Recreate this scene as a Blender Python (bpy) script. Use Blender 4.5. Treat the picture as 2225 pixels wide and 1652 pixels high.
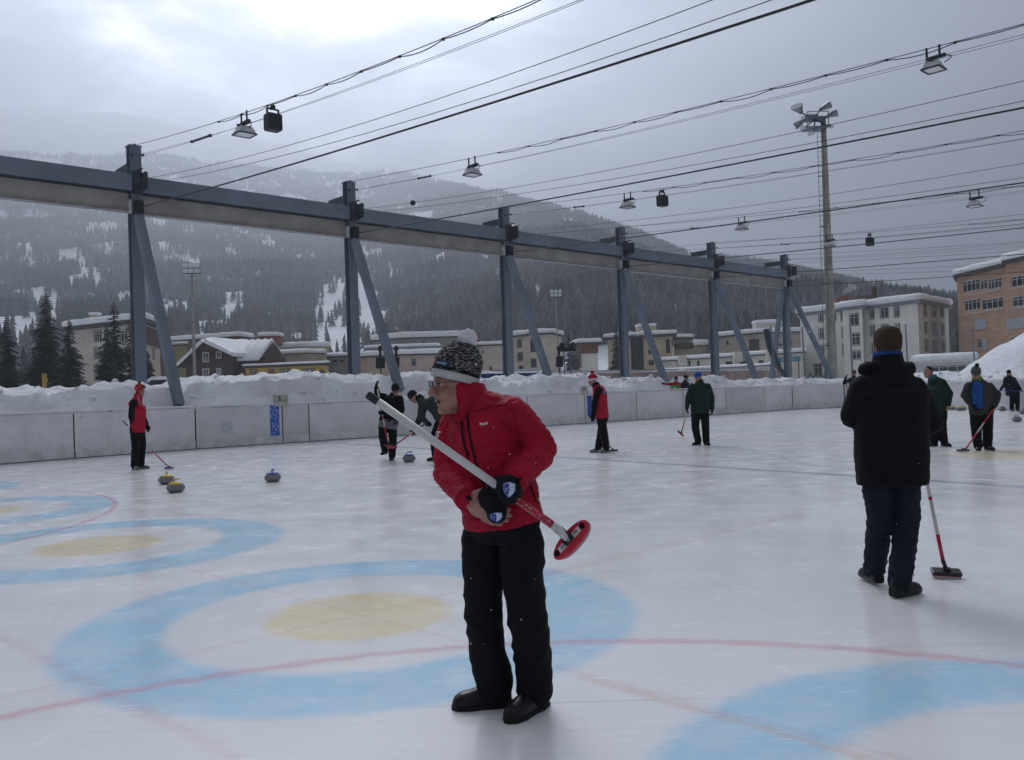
import bpy, math, random
import numpy as np
from mathutils import Vector, Matrix, noise as mnoise

# ------------------------------------------------------------------ clear
for o in list(bpy.data.objects): bpy.data.objects.remove(o)
sc = bpy.context.scene
COL = sc.collection
random.seed(7); np.random.seed(7)
R = math.radians

# ------------------------------------------------------------------ camera (photo frame is measured on a 2225 x 1652 grid)
F, CX, CY, CAMH = 1880., 1112.5, 826., 1.465
ROLL, PITCH = R(1.8), R(0.67)
cam = bpy.data.cameras.new('camera'); camo = bpy.data.objects.new('camera', cam); COL.objects.link(camo)
cam.sensor_width = 36; cam.lens = 36*F/2225; cam.clip_start = 0.05; cam.clip_end = 20000
_r = Vector((1,0,0)); _f = Vector((0,math.cos(PITCH),math.sin(PITCH))); _u = Vector((0,-math.sin(PITCH),math.cos(PITCH)))
_x = _r*math.cos(ROLL)-_u*math.sin(ROLL)*1.0; _y = _r*math.sin(ROLL)+_u*math.cos(ROLL)
camo.matrix_world = Matrix(((_x.x,_y.x,-_f.x,0),(_x.y,_y.y,-_f.y,0),(_x.z,_y.z,-_f.z,CAMH),(0,0,0,1)))
sc.camera = camo

# ------------------------------------------------------------------ sun, sky, exposure
SUN_AZ, SUN_EL = R(-13), R(41)          # azimuth from +Y towards +X
SD = Vector((math.sin(SUN_AZ)*math.cos(SUN_EL), math.cos(SUN_AZ)*math.cos(SUN_EL), math.sin(SUN_EL)))
sl = bpy.data.lights.new('sun','SUN'); sl.energy = .9; sl.angle = R(11); sl.color = (1,0.97,0.93)
so = bpy.data.objects.new('sun', sl); COL.objects.link(so)
so.rotation_euler = (-SD).to_track_quat('-Z','Y').to_euler()
world = bpy.data.worlds.new('World'); sc.world = world; world.use_nodes = True
vs = sc.view_settings
vs.view_transform = 'Standard'; vs.look = 'None'; vs.exposure = 0.14; vs.gamma = 1.0; vs.use_curve_mapping = False

class NT:
    """tiny node-graph helper"""
    def __init__(s, tree): s.t = tree; s.n = tree.nodes; s.l = tree.links
    def new(s, typ, **kw):
        n = s.n.new(typ)
        for k, v in kw.items(): setattr(n, k, v)
        return n
    def put(s, sock, v):
        if v is None: return
        if hasattr(v, 'is_output'): s.l.new(v, sock)
        else: sock.default_value = v
    def math(s, op, a, b=None, c=None, clamp=False):
        n = s.new('ShaderNodeMath', operation=op); n.use_clamp = clamp
        s.put(n.inputs[0], a); s.put(n.inputs[1], b); s.put(n.inputs[2], c)
        return n.outputs[0]
    def vmath(s, op, a, b=None, out=0):
        n = s.new('ShaderNodeVectorMath', operation=op)
        s.put(n.inputs[0], a); s.put(n.inputs[1], b)
        return n.outputs['Value' if out else 'Vector']
    def noise(s, vec, scale, detail=3, rough=.5, dist=0):
        n = s.new('ShaderNodeTexNoise'); s.put(n.inputs['Vector'], vec)
        n.inputs['Scale'].default_value = scale; n.inputs['Detail'].default_value = detail
        n.inputs['Roughness'].default_value = rough; n.inputs['Distortion'].default_value = dist
        return n.outputs['Fac']
    def mapr(s, v, a, b, c=0., d=1., smooth=True):
        n = s.new('ShaderNodeMapRange'); n.interpolation_type = 'SMOOTHSTEP' if smooth else 'LINEAR'
        s.put(n.inputs[0], v); n.inputs[1].default_value = a; n.inputs[2].default_value = b
        n.inputs[3].default_value = c; n.inputs[4].default_value = d
        return n.outputs[0]
    def mix(s, f, a, b):
        n = s.new('ShaderNodeMix', data_type='RGBA'); s.put(n.inputs[0], f)
        for i, v in ((6,a),(7,b)):
            if isinstance(v, (tuple,list)): v = (*v[:3], 1)
            s.put(n.inputs[i], v)
        return n.outputs[2]
    def mapping(s, vec, loc=(0,0,0), rot=(0,0,0), scale=(1,1,1)):
        n = s.new('ShaderNodeMapping'); s.put(n.inputs[0], vec)
        n.inputs[1].default_value = loc; n.inputs[2].default_value = rot; n.inputs[3].default_value = scale
        return n.outputs[0]

def make_world():
    g = NT(world.node_tree); g.n.clear()
    out = g.new('ShaderNodeOutputWorld'); bg = g.new('ShaderNodeBackground')
    sky = g.new('ShaderNodeTexSky', sky_type='NISHITA'); sky.sun_disc = False
    sky.sun_elevation = SUN_EL; sky.sun_rotation = SUN_AZ; sky.altitude = 1500
    d = g.new('ShaderNodeTexCoord').outputs['Generated']
    sep = g.new('ShaderNodeSeparateXYZ'); g.put(sep.inputs[0], d)
    el = g.math('MAXIMUM', sep.outputs[2], 0.0)
    # overcast luminance: brighter towards the zenith, thin and bright round the hidden sun, broken by noise
    dz = g.math('ADD', el, 0.22)
    comb = g.new('ShaderNodeCombineXYZ')
    g.put(comb.inputs[0], g.math('DIVIDE', sep.outputs[0], dz)); g.put(comb.inputs[1], g.math('DIVIDE', sep.outputs[1], dz))
    n1 = g.noise(comb.outputs[0], 1.5, 6, .55, .5)
    n2 = g.noise(g.mapping(comb.outputs[0], (3.1,1.7,0)), 3.2, 4, .5, .3)
    nn = g.math('ADD', g.math('MULTIPLY', n1, .7), g.math('MULTIPLY', n2, .3))
    cl = g.mapr(nn, .34, .66, .45, 1.6)
    base = g.math('MULTIPLY', g.math('ADD', g.math('MULTIPLY', el, SKY_Z), SKY_H), cl)
    dot = g.vmath('DOT_PRODUCT', d, tuple(SD), out=1)
    ang = g.math('ARCCOSINE', g.math('MINIMUM', dot, .99999))
    nang = g.math('ADD', ang, g.math('MULTIPLY', g.math('SUBTRACT', .5, nn), .9))
    glow = g.math('MULTIPLY', g.mapr(nang, .52, .14), GLOW)
    glow2 = g.math('MULTIPLY', g.mapr(nang, .40, .05), GLOW*2.2)
    tint = g.mix(g.mapr(nn,.35,.65), (.93,.96,1.09), (.985,.99,1.04))
    lum = g.math('ADD', base, g.math('ADD', glow, glow2))
    cloud = g.vmath('SCALE', tint); g.n[-1].inputs['Scale']; g.put(g.n[-1].inputs['Scale'], lum)
    nis = g.vmath('SCALE', sky.outputs[0]); g.n[-1].inputs['Scale'].default_value = .07
    col = g.mix(.93, nis, cloud)
    g.put(bg.inputs[0], col); bg.inputs[1].default_value = 1.0
    g.l.new(bg.outputs[0], out.inputs[0])
SKY_H, SKY_Z, GLOW = .05, .46, 3.2
make_world()
sc.cycles.volume_bounces = 1 if hasattr(sc,'cycles') else 0

# ------------------------------------------------------------------ pixel -> world
def ray(u, v):
    x = (u-CX)/F; y = -(v-CY)/F
    X = x*math.cos(ROLL)+y*math.sin(ROLL); Y = -x*math.sin(ROLL)+y*math.cos(ROLL)
    return np.array([X, math.cos(PITCH)-Y*math.sin(PITCH), math.sin(PITCH)+Y*math.cos(PITCH)])
def G(u, v, z=0.):                       # where a sight line meets the level z
    d = ray(u, v); t = (z-CAMH)/d[2]; return np.array([d[0]*t, d[1]*t, z])
def D(u, v, Y):                          # a sight line at distance Y
    d = ray(u, v); t = Y/d[1]; return np.array([d[0]*t, Y, CAMH+d[2]*t])
def W(u, v, A, B):                       # where it meets the upright plane through A and B (x, y)
    d = ray(u, v); n = np.array([-(B[1]-A[1]), B[0]-A[0]])
    t = (A[0]*n[0]+A[1]*n[1])/(d[0]*n[0]+d[1]*n[1]); return np.array([d[0]*t, d[1]*t, CAMH+d[2]*t])

def C7(x, y): return (1626+.2692*x, 505.9+.2692*y)
def C8(x, y): return (993.7+.3248*x, 596.2+.3248*y)
def C4(x, y): return (.27347*x, 578.1+.27347*y)
def C5(x, y): return (542+.25149*x, 668.5+.25149*y)

# ------------------------------------------------------------------ materials
MATS = {}
def mat(name, col, rough=.6, metal=0., var=.12, vscale=4., bump=0., bscale=40., spec=.4, col2=None, coat=0., attr=None, stretch=(1,1,1), sheen=0.):
    if name in MATS: return MATS[name]
    m = bpy.data.materials.new(name); m.use_nodes = True
    g = NT(m.node_tree); b = g.n['Principled BSDF']
    tc = g.new('ShaderNodeTexCoord').outputs['Object']
    if stretch != (1,1,1): tc = g.mapping(tc, scale=stretch)
    n = g.noise(tc, vscale, 5, .6)
    c2 = col2 or tuple(c*(1-2.2*var) for c in col)
    c1 = col if col2 else tuple(min(1,c*(1+var)) for c in col)
    base = g.mix(g.mapr(n,.3,.7), c2, c1)
    if attr:
        a = g.new('ShaderNodeAttribute', attribute_name=attr).outputs['Color']
        mm = g.new('ShaderNodeMix', data_type='RGBA', blend_type='MULTIPLY'); mm.inputs[0].default_value = 1
        g.put(mm.inputs[6], base); g.put(mm.inputs[7], a); base = mm.outputs[2]
    g.put(b.inputs['Base Color'], base)
    g.put(b.inputs['Roughness'], g.mapr(n,.2,.8,max(0,rough-.08),min(1,rough+.08)))
    b.inputs['Metallic'].default_value = metal; b.inputs['Specular IOR Level'].default_value = spec
    b.inputs['Coat Weight'].default_value = coat; b.inputs['Sheen Weight'].default_value = sheen
    if bump:
        n2 = g.noise(tc, bscale, 4, .6)
        bp = g.new('ShaderNodeBump'); bp.inputs['Strength'].default_value = min(1,bump); bp.inputs['Distance'].default_value = .02*max(1,bump)
        g.put(bp.inputs['Height'], n2); g.put(b.inputs['Normal'], bp.outputs[0])
    MATS[name] = m
    return m

# ------------------------------------------------------------------ mesh builder
def unit(v): v = np.asarray(v,float); return v/(np.linalg.norm(v)+1e-12)
def frame_of(d, up=(0,0,1)):
    d = unit(d); up = np.asarray(up,float)
    if abs(np.dot(d,up)) > .98: up = np.array([1.,0,0])
    x = unit(np.cross(up,d)); y = np.cross(d,x); return x, y, d
class MB:
    def __init__(s): s.v = []; s.f = []; s.n = 0; s.c = []
    def add(s, v, f, col=None):
        s.v.append(np.asarray(v,float).reshape(-1,3)); k = s.n
        s.f += [tuple(i+k for i in q) for q in f]; s.n += len(s.v[-1])
        if col is not None: s.c += [col]*len(s.v[-1])
        return s
    def box(s, c, size, x=(1,0,0), y=(0,1,0), z=(0,0,1), col=None):
        c = np.asarray(c,float); x,y,z = [np.asarray(q,float)*h/2 for q,h in zip((x,y,z),size)]
        v = [c+i*x+j*y+k*z for k in (-1,1) for j in (-1,1) for i in (-1,1)]
        return s.add(v, [(0,2,3,1),(4,5,7,6),(0,1,5,4),(2,6,7,3),(0,4,6,2),(1,3,7,5)], col)
    def bar(s, a, b, w, h, up=(0,0,1), col=None):          # box from a to b
        a = np.asarray(a,float); b = np.asarray(b,float); x,y,d = frame_of(b-a, up)
        return s.box((a+b)/2, (w,h,np.linalg.norm(b-a)), x, y, d, col)
    def tube(s, pts, rad, n=8, cap=True, col=None, up=(0,0,1), flat=1.0):
        pts = [np.asarray(p,float) for p in pts]; m = len(pts)
        if not hasattr(rad,'__len__'): rad = [rad]*m
        v = []
        for i,p in enumerate(pts):
            d = pts[min(i+1,m-1)]-pts[max(i-1,0)]; x,y,_ = frame_of(d, up)
            for k in range(n):
                a = 2*math.pi*k/n; v.append(p+rad[i]*(math.cos(a)*x+math.sin(a)*y*flat))
        f = [(i*n+k, i*n+(k+1)%n, (i+1)*n+(k+1)%n, (i+1)*n+k) for i in range(m-1) for k in range(n)]
        if cap: f += [tuple(range(n-1,-1,-1)), tuple((m-1)*n+k for k in range(n))]
        return s.add(v, f, col)
    def lathe(s, c, prof, n=16, x=(1,0,0), y=(0,1,0), z=(0,0,1), col=None):   # prof: (r, h)
        c = np.asarray(c,float); x,y,z = [np.asarray(q,float) for q in (x,y,z)]
        v = [c+r*(math.cos(2*math.pi*k/n)*x+math.sin(2*math.pi*k/n)*y)+h*z for r,h in prof for k in range(n)]
        m = len(prof)
        f = [(i*n+k, i*n+(k+1)%n, (i+1)*n+(k+1)%n, (i+1)*n+k) for i in range(m-1) for k in range(n)]
        f += [tuple(range(n-1,-1,-1)), tuple((m-1)*n+k for k in range(n))]
        return s.add(v, f, col)
    def ell(s, c, r, x=(1,0,0), y=(0,1,0), z=(0,0,1), n=12, m=8, col=None):
        if not hasattr(r,'__len__'): r = (r,r,r)
        c = np.asarray(c,float); x,y,z = [np.asarray(q,float)*k for q,k in zip((x,y,z),r)]
        v = [c-z]
        for i in range(1,m):
            t = -math.pi/2+math.pi*i/m
            for k in range(n):
                a = 2*math.pi*k/n; v.append(c+math.cos(t)*(math.cos(a)*x+math.sin(a)*y)+math.sin(t)*z)
        v.append(c+z); L = len(v)-1
        f = [(0,1+(k+1)%n,1+k) for k in range(n)]
        f += [(1+i*n+k,1+i*n+(k+1)%n,1+(i+1)*n+(k+1)%n,1+(i+1)*n+k) for i in range(m-2) for k in range(n)]
        f += [(L,1+(m-2)*n+k,1+(m-2)*n+(k+1)%n) for k in range(n)]
        return s.add(v, f, col)
    def quad(s, *p, col=None): return s.add(p, [tuple(range(len(p)))], col)
    def prism(s, poly, z0, z1, col=None):                       # (x, y) outline extruded
        n = len(poly); v = [(p[0],p[1],z0) for p in poly]+[(p[0],p[1],z1) for p in poly]
        f = [(i,(i+1)%n,n+(i+1)%n,n+i) for i in range(n)]+[tuple(range(n-1,-1,-1)),tuple(range(n,2*n))]
        return s.add(v, f, col)
    def rings(s, rings, cap=True, closed=True, col=None):       # loft equal-length rings
        n = len(rings[0]); v = [p for r in rings for p in r]; m = len(rings)
        kk = range(n) if closed else range(n-1)
        f = [(i*n+k, i*n+(k+1)%n, (i+1)*n+(k+1)%n, (i+1)*n+k) for i in range(m-1) for k in kk]
        if cap: f += [tuple(range(n-1,-1,-1)), tuple((m-1)*n+k for k in range(n))]
        return s.add(v, f, col)
    def mesh(s, name, off=(0,0,0)):
        me = bpy.data.meshes.new(name)
        v = (np.concatenate(s.v) if s.v else np.zeros((0,3)))-np.asarray(off,float)
        me.from_pydata(v.tolist(), [], s.f)
        if s.c:
            a = me.color_attributes.new('tint','FLOAT_COLOR','POINT')
            a.data.foreach_set('color', np.array([(*c[:3],1) for c in s.c],float).ravel())
        me.validate(); return me
    def build(s, name, m, parent=None, smooth=False, bevel=0., sub=0):
        off = base_of(parent) if parent else (0,0,0)
        me = s.mesh(name, off)
        return link(name, me, m, parent, smooth, bevel, sub)
def base_of(o):
    p = np.zeros(3)
    while o is not None: p += np.array(o.location); o = o.parent
    return p
def link(name, me, m, parent=None, smooth=False, bevel=0., sub=0):
    o = bpy.data.objects.new(name, me); COL.objects.link(o); o.parent = parent
    if m: me.materials.append(m)
    if smooth: me.shade_smooth()
    if bevel:
        b = o.modifiers.new('bevel','BEVEL'); b.width = bevel; b.segments = 2; b.limit_method = 'ANGLE'
    if sub:
        b = o.modifiers.new('sub','SUBSURF'); b.levels = sub; b.render_levels = sub
    return o
def tag(o, label, cat, group=None):
    o['label'] = label; o['category'] = cat
    if group: o['group'] = group
    return o
def kind(o, k): o['kind'] = k; return o
def thing(name, label, cat, loc=(0,0,0), group=None):
    o = bpy.data.objects.new(name, None); COL.objects.link(o); o.location = tuple(float(q) for q in loc)
    o.empty_display_size = .2
    return tag(o, label, cat, group)
def part(name, m, parent, fn, **kw):
    b = MB(); fn(b); return b.build(name, m, parent, **kw)
def copy_tree(o, parent=None, loc=None):
    c = o.copy(); COL.objects.link(c); c.parent = parent
    if loc is not None: c.location = loc
    for ch in [q for q in bpy.data.objects if q.parent == o]: copy_tree(ch, c)
    return c
def fbm(x, y, z=0., o=4, lac=2.): return mnoise.fractal((x,y,z), 1.0, lac, o)
TEXTCACHE = {}
def text_mesh(txt, size, extrude=.0, bold=False):
    cu = bpy.data.curves.new('t','FONT'); cu.body = txt; cu.size = size; cu.extrude = extrude
    cu.align_x = 'CENTER'; cu.align_y = 'CENTER'; cu.resolution_u = 2
    if bold: cu.offset = size*.02
    o = bpy.data.objects.new('t', cu); COL.objects.link(o)
    dg = bpy.context.evaluated_depsgraph_get()
    me = bpy.data.meshes.new_from_object(o.evaluated_get(dg))
    bpy.data.objects.remove(o); return me
def text_on(name, txt, size, c, x, y, m, parent, bold=False, wrap=None):   # text lying at c with axes x (reading) and y (up)
    me = text_mesh(txt, size, 0, bold); x = unit(x); y = unit(y); off = base_of(parent)
    n = len(me.vertices); co = np.zeros(n*3); me.vertices.foreach_get('co', co); co = co.reshape(-1,3)
    p = np.asarray(c,float)+co[:,:1]*x+co[:,1:2]*y
    if wrap: p = np.array([wrap(q) for q in p])
    me.vertices.foreach_set('co', (p-off).ravel()); me.update()
    return link(name, me, m, parent)
# ================================================================== THE RINK
TH = R(47.25); LV = np.array([math.sin(TH), math.cos(TH), 0]); NV = np.array([math.cos(TH), -math.sin(TH), 0])   # along the girder / across the rink
UP = np.array([0,0,1.])
H1 = np.array([-1.07,5.80]); HS = np.array([-3.24,3.14])       # first house, step to the next sheet
BOARD = [(-24.0,10.0),(-19.5,14.2),(-15.2,19.0),(-12.75,22.0),(-9.85,25.45),(1.85,34.75),(10.6,41.6),(14.6,44.7)]
_c = []
for k in range(9):
    a = R(90-11.25*k+38)                                         # rounded corner of the boards
    _c.append((16.4+3.9*math.cos(a)-.0, 41.9+3.9*math.sin(a)))
BOARD2 = BOARD+_c[1:]+[(20.45,34.5),(20.6,20.0),(20.7,4.0)]
BH = 1.27
snow = mat('snow', (.78,.80,.84), .75, var=.07, vscale=.9, bump=3., bscale=5, spec=.25)
white_steel = mat('board_plastic', (.66,.67,.69), .45, var=.07, vscale=2.2, bump=.15, bscale=30)

def make_ice():
    m = bpy.data.materials.new('ice'); m.use_nodes = True
    g = NT(m.node_tree); b = g.n['Principled BSDF']
    P = g.new('ShaderNodeTexCoord').outputs['Object']
    sep = g.new('ShaderNodeSeparateXYZ'); g.put(sep.inputs[0], P); px, py = sep.outputs[0], sep.outputs[1]
    wob = g.noise(P, 9, 3, .6); wv = g.math('MULTIPLY', g.math('SUBTRACT', wob, .5), .10)
    fine = g.noise(P, 130, 2, .6)
    def dist(c):
        return g.math('ADD', g.math('SQRT', g.math('ADD', g.math('POWER', g.math('SUBTRACT', px, c[0]), 2.), g.math('POWER', g.math('SUBTRACT', py, c[1]), 2.))), wv)
    def band(d, r0, r1, e): return g.math('MULTIPLY', g.mapr(d, r0-e, r0+e), g.mapr(d, r1-e, r1+e, 1, 0))
    def line(a, bb, w, e):
        a = np.array(a[:2],float); bb = np.array(bb[:2],float); t = bb-a; L = np.linalg.norm(t); t /= L; n = np.array([-t[1],t[0]])
        dd = g.math('ADD', g.math('ABSOLUTE', g.math('ADD', g.math('ADD', g.math('MULTIPLY', px, n[0]), g.math('MULTIPLY', py, n[1])), -float(a@n))), wv if w<.2 else 0.)
        al = g.math('ADD', g.math('ADD', g.math('MULTIPLY', px, t[0]), g.math('MULTIPLY', py, t[1])), -float(a@t))
        return g.math('MULTIPLY', g.mapr(dd, w/2-e, w/2+e, 1, 0), g.math('MULTIPLY', g.mapr(al,-.05,.05), g.mapr(al,L-.05,L+.05,1,0)))
    # body of the ice: pale with cloudy variation, scrapes along the sheets
    big = g.noise(P, .35, 4, .55, .5)
    col = g.mix(g.mapr(big,.3,.7), (.69,.70,.72), (.80,.805,.815))
    def streaks(rot, sx, sy, lo, hi, det=3, ds=.35):
        v = g.mapping(P, rot=(0,0,rot), scale=(sx,sy,1)); return g.mapr(g.noise(v, 1., det, .6, ds), lo, hi)
    ang = math.atan2(LV[1],LV[0])
    s1 = streaks(-ang, .16, 22, .48, .78, 4)
    col = g.mix(g.math('MULTIPLY', s1, .22), col, (.55,.56,.59))
    def tint(c, f, k):
        nonlocal col
        col = g.mix(g.math('MULTIPLY', f, k), col, c)
    BL, YE, RE, NA, OR = (.33,.60,.79), (.76,.62,.30), (.62,.13,.20), (.22,.25,.42), (.62,.40,.32)
    fade = g.mapr(g.noise(P, 2.6, 6, .7), .30, .62, .58, 1.)
    for k in (-1,0,1,2,3):
        c = H1+HS*k; d = dist(c)
        tint(BL, g.math('MULTIPLY', band(d, 1.22, 1.83, .075), fade), .92)
        tint(YE, g.math('MULTIPLY', g.mapr(d,.53,.69,1,0), fade), .85)
        far = np.array([LV[0],LV[1]])
        # centre line and back line of the sheet
        tint(OR, line(c-far*8, c+far*6, .03, .02), .28)
    tint(RE, line(H1-HS*2.5, H1+HS*6, .035, .025), .16)
    tint(OR, line(G(1180,1250), G(1760,1113), .10, .05), .25)
    tint(OR, line(G(1260,1470), G(1900,1652), .06, .03), .40)
    tint(RE, line(G(-40,1362), G(520,1650), .08, .05), .17)
    tint(RE, band(dist((.228,.674)), 4.30, 4.385, .045), .42)
    tint(RE, band(dist((-10.52,10.36)), 5.17, 5.23, .03), .55)
    tint(NA, line(G(610,955), G(2600,1082), .26, .04), .55)
    tint(RE, line(G(1010,938), G(1850,962.5), .10, .03), .55)
    tint(NA, line(G(1400,921), G(2400,955), .14, .05), .45)
    tint(NA, band(dist((9.6,15.9)), 4.45, 4.52, .04), .30)
    d = dist((9.2,15.9)); tint(YE, g.mapr(d,1.1,1.25,1,0), .55); tint(BL, band(d,1.9,2.0,.06), .18)
    tint((.30,.42,.55), band(dist((10.6,18.6)), .2, 1.1, .1), .35)
    # scratches and frost
    for rot, lo, k in ((.25,.615,.5),(-.22,.62,.5),(-ang+.1,.61,.6),(1.0,.615,.5),(.6,.61,.55)):
        v = streaks(rot, 2.2, 30, lo+.02, lo+.06, 2, 1.2)
        patch = g.mapr(g.noise(g.mapping(P,(rot*7,2,0)), .7, 3, .6), .50, .64)
        tint((.90,.92,.94), g.math('MULTIPLY', v, patch), k)
    tint((.88,.90,.92), g.mapr(fine,.56,.70), .30); tint((.50,.51,.54), g.mapr(fine,.44,.30), .25)
    dk = streaks(-ang+.04, .12, 40, .56, .74, 3)
    tint((.40,.38,.40), g.math('MULTIPLY', dk, g.mapr(g.noise(g.mapping(P,(5,9,0)), .45, 2),.42,.60)), .45)
    g.put(b.inputs['Base Color'], col)
    rgh = g.math('ADD', g.mapr(g.noise(P, 2.1, 5, .65), .3,.7,.11,.24), g.math('MULTIPLY', fine, .08))
    g.put(b.inputs['Roughness'], rgh); b.inputs['Specular IOR Level'].default_value = .5; b.inputs['IOR'].default_value = 1.31
    bp = g.new('ShaderNodeBump'); bp.inputs['Strength'].default_value = .06; bp.inputs['Distance'].default_value = .006
    hh = g.math('ADD', g.math('MULTIPLY', s1, .5), g.math('ADD', g.math('MULTIPLY', g.noise(P,3,5,.6), .8), g.math('MULTIPLY', fine, .25)))
    g.put(bp.inputs['Height'], hh); g.put(b.inputs['Normal'], bp.outputs[0])
    return m
def ground_sheet():
    b = MB(); n = 40
    xs = np.linspace(-700,700,n)
    b.quad((-900,-120,-.05),(900,-120,-.05),(900,420,-.05),(-900,420,-.05))
    return kind(b.build('ground', snow), 'structure')
ground_sheet()
ice = MB(); ice.quad((-40,-15,0),(21.2,-15,0),(21.2,4,0),(21.2,34,0),(20.6,42.5,0),(17,46,0),(15,45.2,0),(10.7,41.9,0),(1.9,35.05,0),(-9.9,25.7,0),(-12.9,22.2,0),(-24,10.3,0),(-40,6,0))
kind(ice.build('ice_rink', make_ice()), 'structure')

# ---- boards: one panel each
def pts_along(poly, step):
    """resample a polyline"""
    poly = [np.array(p,float) for p in poly]; seg = [np.linalg.norm(b-a) for a,b in zip(poly,poly[1:])]; T = sum(seg)
    n = max(1,int(round(T/step))); out = []
    for i in range(n+1):
        t = T*i/n; k = 0
        while k < len(seg)-1 and t > seg[k]: t -= seg[k]; k += 1
        out.append(poly[k]+(poly[k+1]-poly[k])*t/seg[k])
    return out
boards = thing('rink_boards', 'long white plastic dasher boards round the ice rink', 'rink boards', (-9.85,25.45,0))
dark_gap = mat('dark_gap', (.03,.03,.035), .7)
kick = mat('kick_plate', (.70,.71,.73), .5, var=.1, vscale=3)
def bline(u):
    return W(u, 900, np.array((-9.85,25.45)), np.array((1.85,34.75)))[:2]
cut = [(-24,10),(-19.5,14.2),(-15.2,19.0)]
J = [np.array(p) for p in cut]+[G(178,996)[:2]*0+np.array((-11.75,23.17)), np.array((-9.45,25.77)), bline(614), bline(672)]
rest = pts_along([tuple(bline(672)),(1.85,34.75),(10.6,41.6),(14.6,44.7)]+_c[1:]+[(20.45,34.5),(20.6,20.0),(20.7,4.0)], 3.05)
J += rest[1:]
def board_mat(name, c):
    m = mat(name, c, .42, var=.05, vscale=1.6, bump=.2, bscale=25); g = NT(m.node_tree); bs = g.n['Principled BSDF']
    src = bs.inputs['Base Color'].links[0].from_socket; P = g.new('ShaderNodeTexCoord').outputs['Object']
    sep = g.new('ShaderNodeSeparateXYZ'); g.put(sep.inputs[0], P)
    scuff = g.mapr(g.noise(g.mapping(P, scale=(1.2,1.2,16)), 2.2, 4, .65, .4), .58, .74)
    runs = g.mapr(g.noise(g.mapping(P, scale=(5,5,.35)), 1.6, 3, .6), .55, .8)
    low = g.mapr(g.math('ADD', sep.outputs[2], g.math('MULTIPLY', g.noise(P, 5, 3), .25)), .62, .28)
    col = g.mix(g.math('MULTIPLY', scuff, .40), src, (.30,.30,.31)); col = g.mix(g.math('MULTIPLY', runs, .22), col, (.36,.33,.29)); col = g.mix(g.math('MULTIPLY', low, .22), col, (.40,.40,.42))
    g.put(bs.inputs['Base Color'], col); return m
def offs(a, b):
    t = unit(np.array([b[0]-a[0],b[1]-a[1],0])); return t, np.array([-t[1],t[0],0])        # outward (behind) normal
panel_mats = [board_mat('board_plastic_%d'%i, c) for i,c in enumerate([(.76,.77,.79),(.71,.72,.74),(.78,.79,.81),(.66,.66,.68)])]
for i,(a,b_) in enumerate(zip(J,J[1:])):
    t, n = offs(a,b_); a3 = np.array([*a,0]); b3 = np.array([*b_,0]); L = np.linalg.norm(b3-a3); mid = (a3+b3)/2
    gap = .035
    mm = panel_mats[(i*7+i//3)%4] if i not in (5,) else panel_mats[3]
    p = part('board_panel', mm, boards, lambda q: q.box(mid+n*.05+UP*(.02+(.90+.02)/2+.25), (L-gap,.06,BH-.29), t, n, UP), bevel=.012)
    part('kick_plate', kick, p, lambda q: q.box(mid+n*.035+UP*.14, (L-gap,.07,.24), t, n, UP), bevel=.01)
    part('top_rail', mat('top_rail',(.78,.79,.82),.5,var=.04), p, lambda q: q.box(mid+n*.05+UP*(BH+.005), (L-.02,.12,.05), t, n, UP), bevel=.015)
    part('joint_post', dark_gap, p, lambda q: q.box(a3+n*.07+UP*.62, (.05,.05,1.16), t, n, UP))
# bolts on the nearest panels
for i in (1,2,3,4):
    a,b_ = J[i],J[i+1]; t,n = offs(a,b_); L = np.linalg.norm(b_-a)
    for s in (.06,.5,.94):
        for z in (.34,1.12):
            part('bolt', dark_gap, boards, lambda q: q.lathe(np.array([*a,z])+t*L*s+n*.012, [(.014,0),(.012,.008)], 6, t, UP, -n))
# blue sponsor print, worn to flakes
def blue_print(k0, s0, s1, z0, z1, wear, c=(.02,.12,.55)):
    a,b_ = J[k0],J[k0+1]; t,n = offs(a,b_); L = np.linalg.norm(b_-a)
    m = bpy.data.materials.new('worn_print'); m.use_nodes = True; g = NT(m.node_tree); bb = g.n['Principled BSDF']
    P = g.new('ShaderNodeTexCoord').outputs['Object']
    f = g.mapr(g.noise(P, 16, 5, .7), wear, wear+.06)
    g.put(bb.inputs['Base Color'], g.mix(f, (.6,.62,.66), c)); bb.inputs['Roughness'].default_value = .4
    part('printed_panel', m, boards, lambda q: q.box(np.array([*a,(z0+z1)/2])+t*L*(s0+s1)/2+n*.012, (L*(s1-s0),.008,z1-z0), t, n, UP))
_f = lambda u: np.linalg.norm(bline(u)-J[4])/np.linalg.norm(J[5]-J[4])
blue_print(4, _f(587), _f(607), .20, 1.22, .40)
blue_print(4, _f(482), _f(503), .42, .78, .50, (.42,.50,.62))
# ---- distance signs standing on the boards
def board_sign(u, v, w, h, label):
    p = None
    for a,b_ in zip(J,J[1:]):
        q = W(u, v, a, b_)
        t,n = offs(a,b_); s = np.dot(q[:2]-a, t[:2])
        if 0 <= s <= np.linalg.norm(b_-a) and q[1] > 0: p = (q,t,n); break
    q,t,n = p; base = np.array([q[0],q[1],BH+.03])+n*.05
    o = thing('board_sign', label, 'sign', base)
    part('panel', mat('sign_grey_green',(.46,.48,.42),.5,var=.1), o, lambda b: b.box(base+UP*(h/2+.0), (w,.05,h), t, n, UP), bevel=.015)
    part('bracket', mat('sign_bracket',(.5,.52,.48),.5), o, lambda b: b.box(base-n*.05-UP*.04, (w*.85,.10,.14), t, n, UP), bevel=.01)
    part('marking', mat('sign_mark',(.10,.16,.12),.6), o, lambda b: b.box(base+UP*h*.5-n*.03-t*w*.08, (w*.12,.006,h*.55), t, n, UP))
    return o
board_sign(611, 868, .50, .26, 'grey-green box sign on the white boards beside the worn blue panel')
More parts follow.
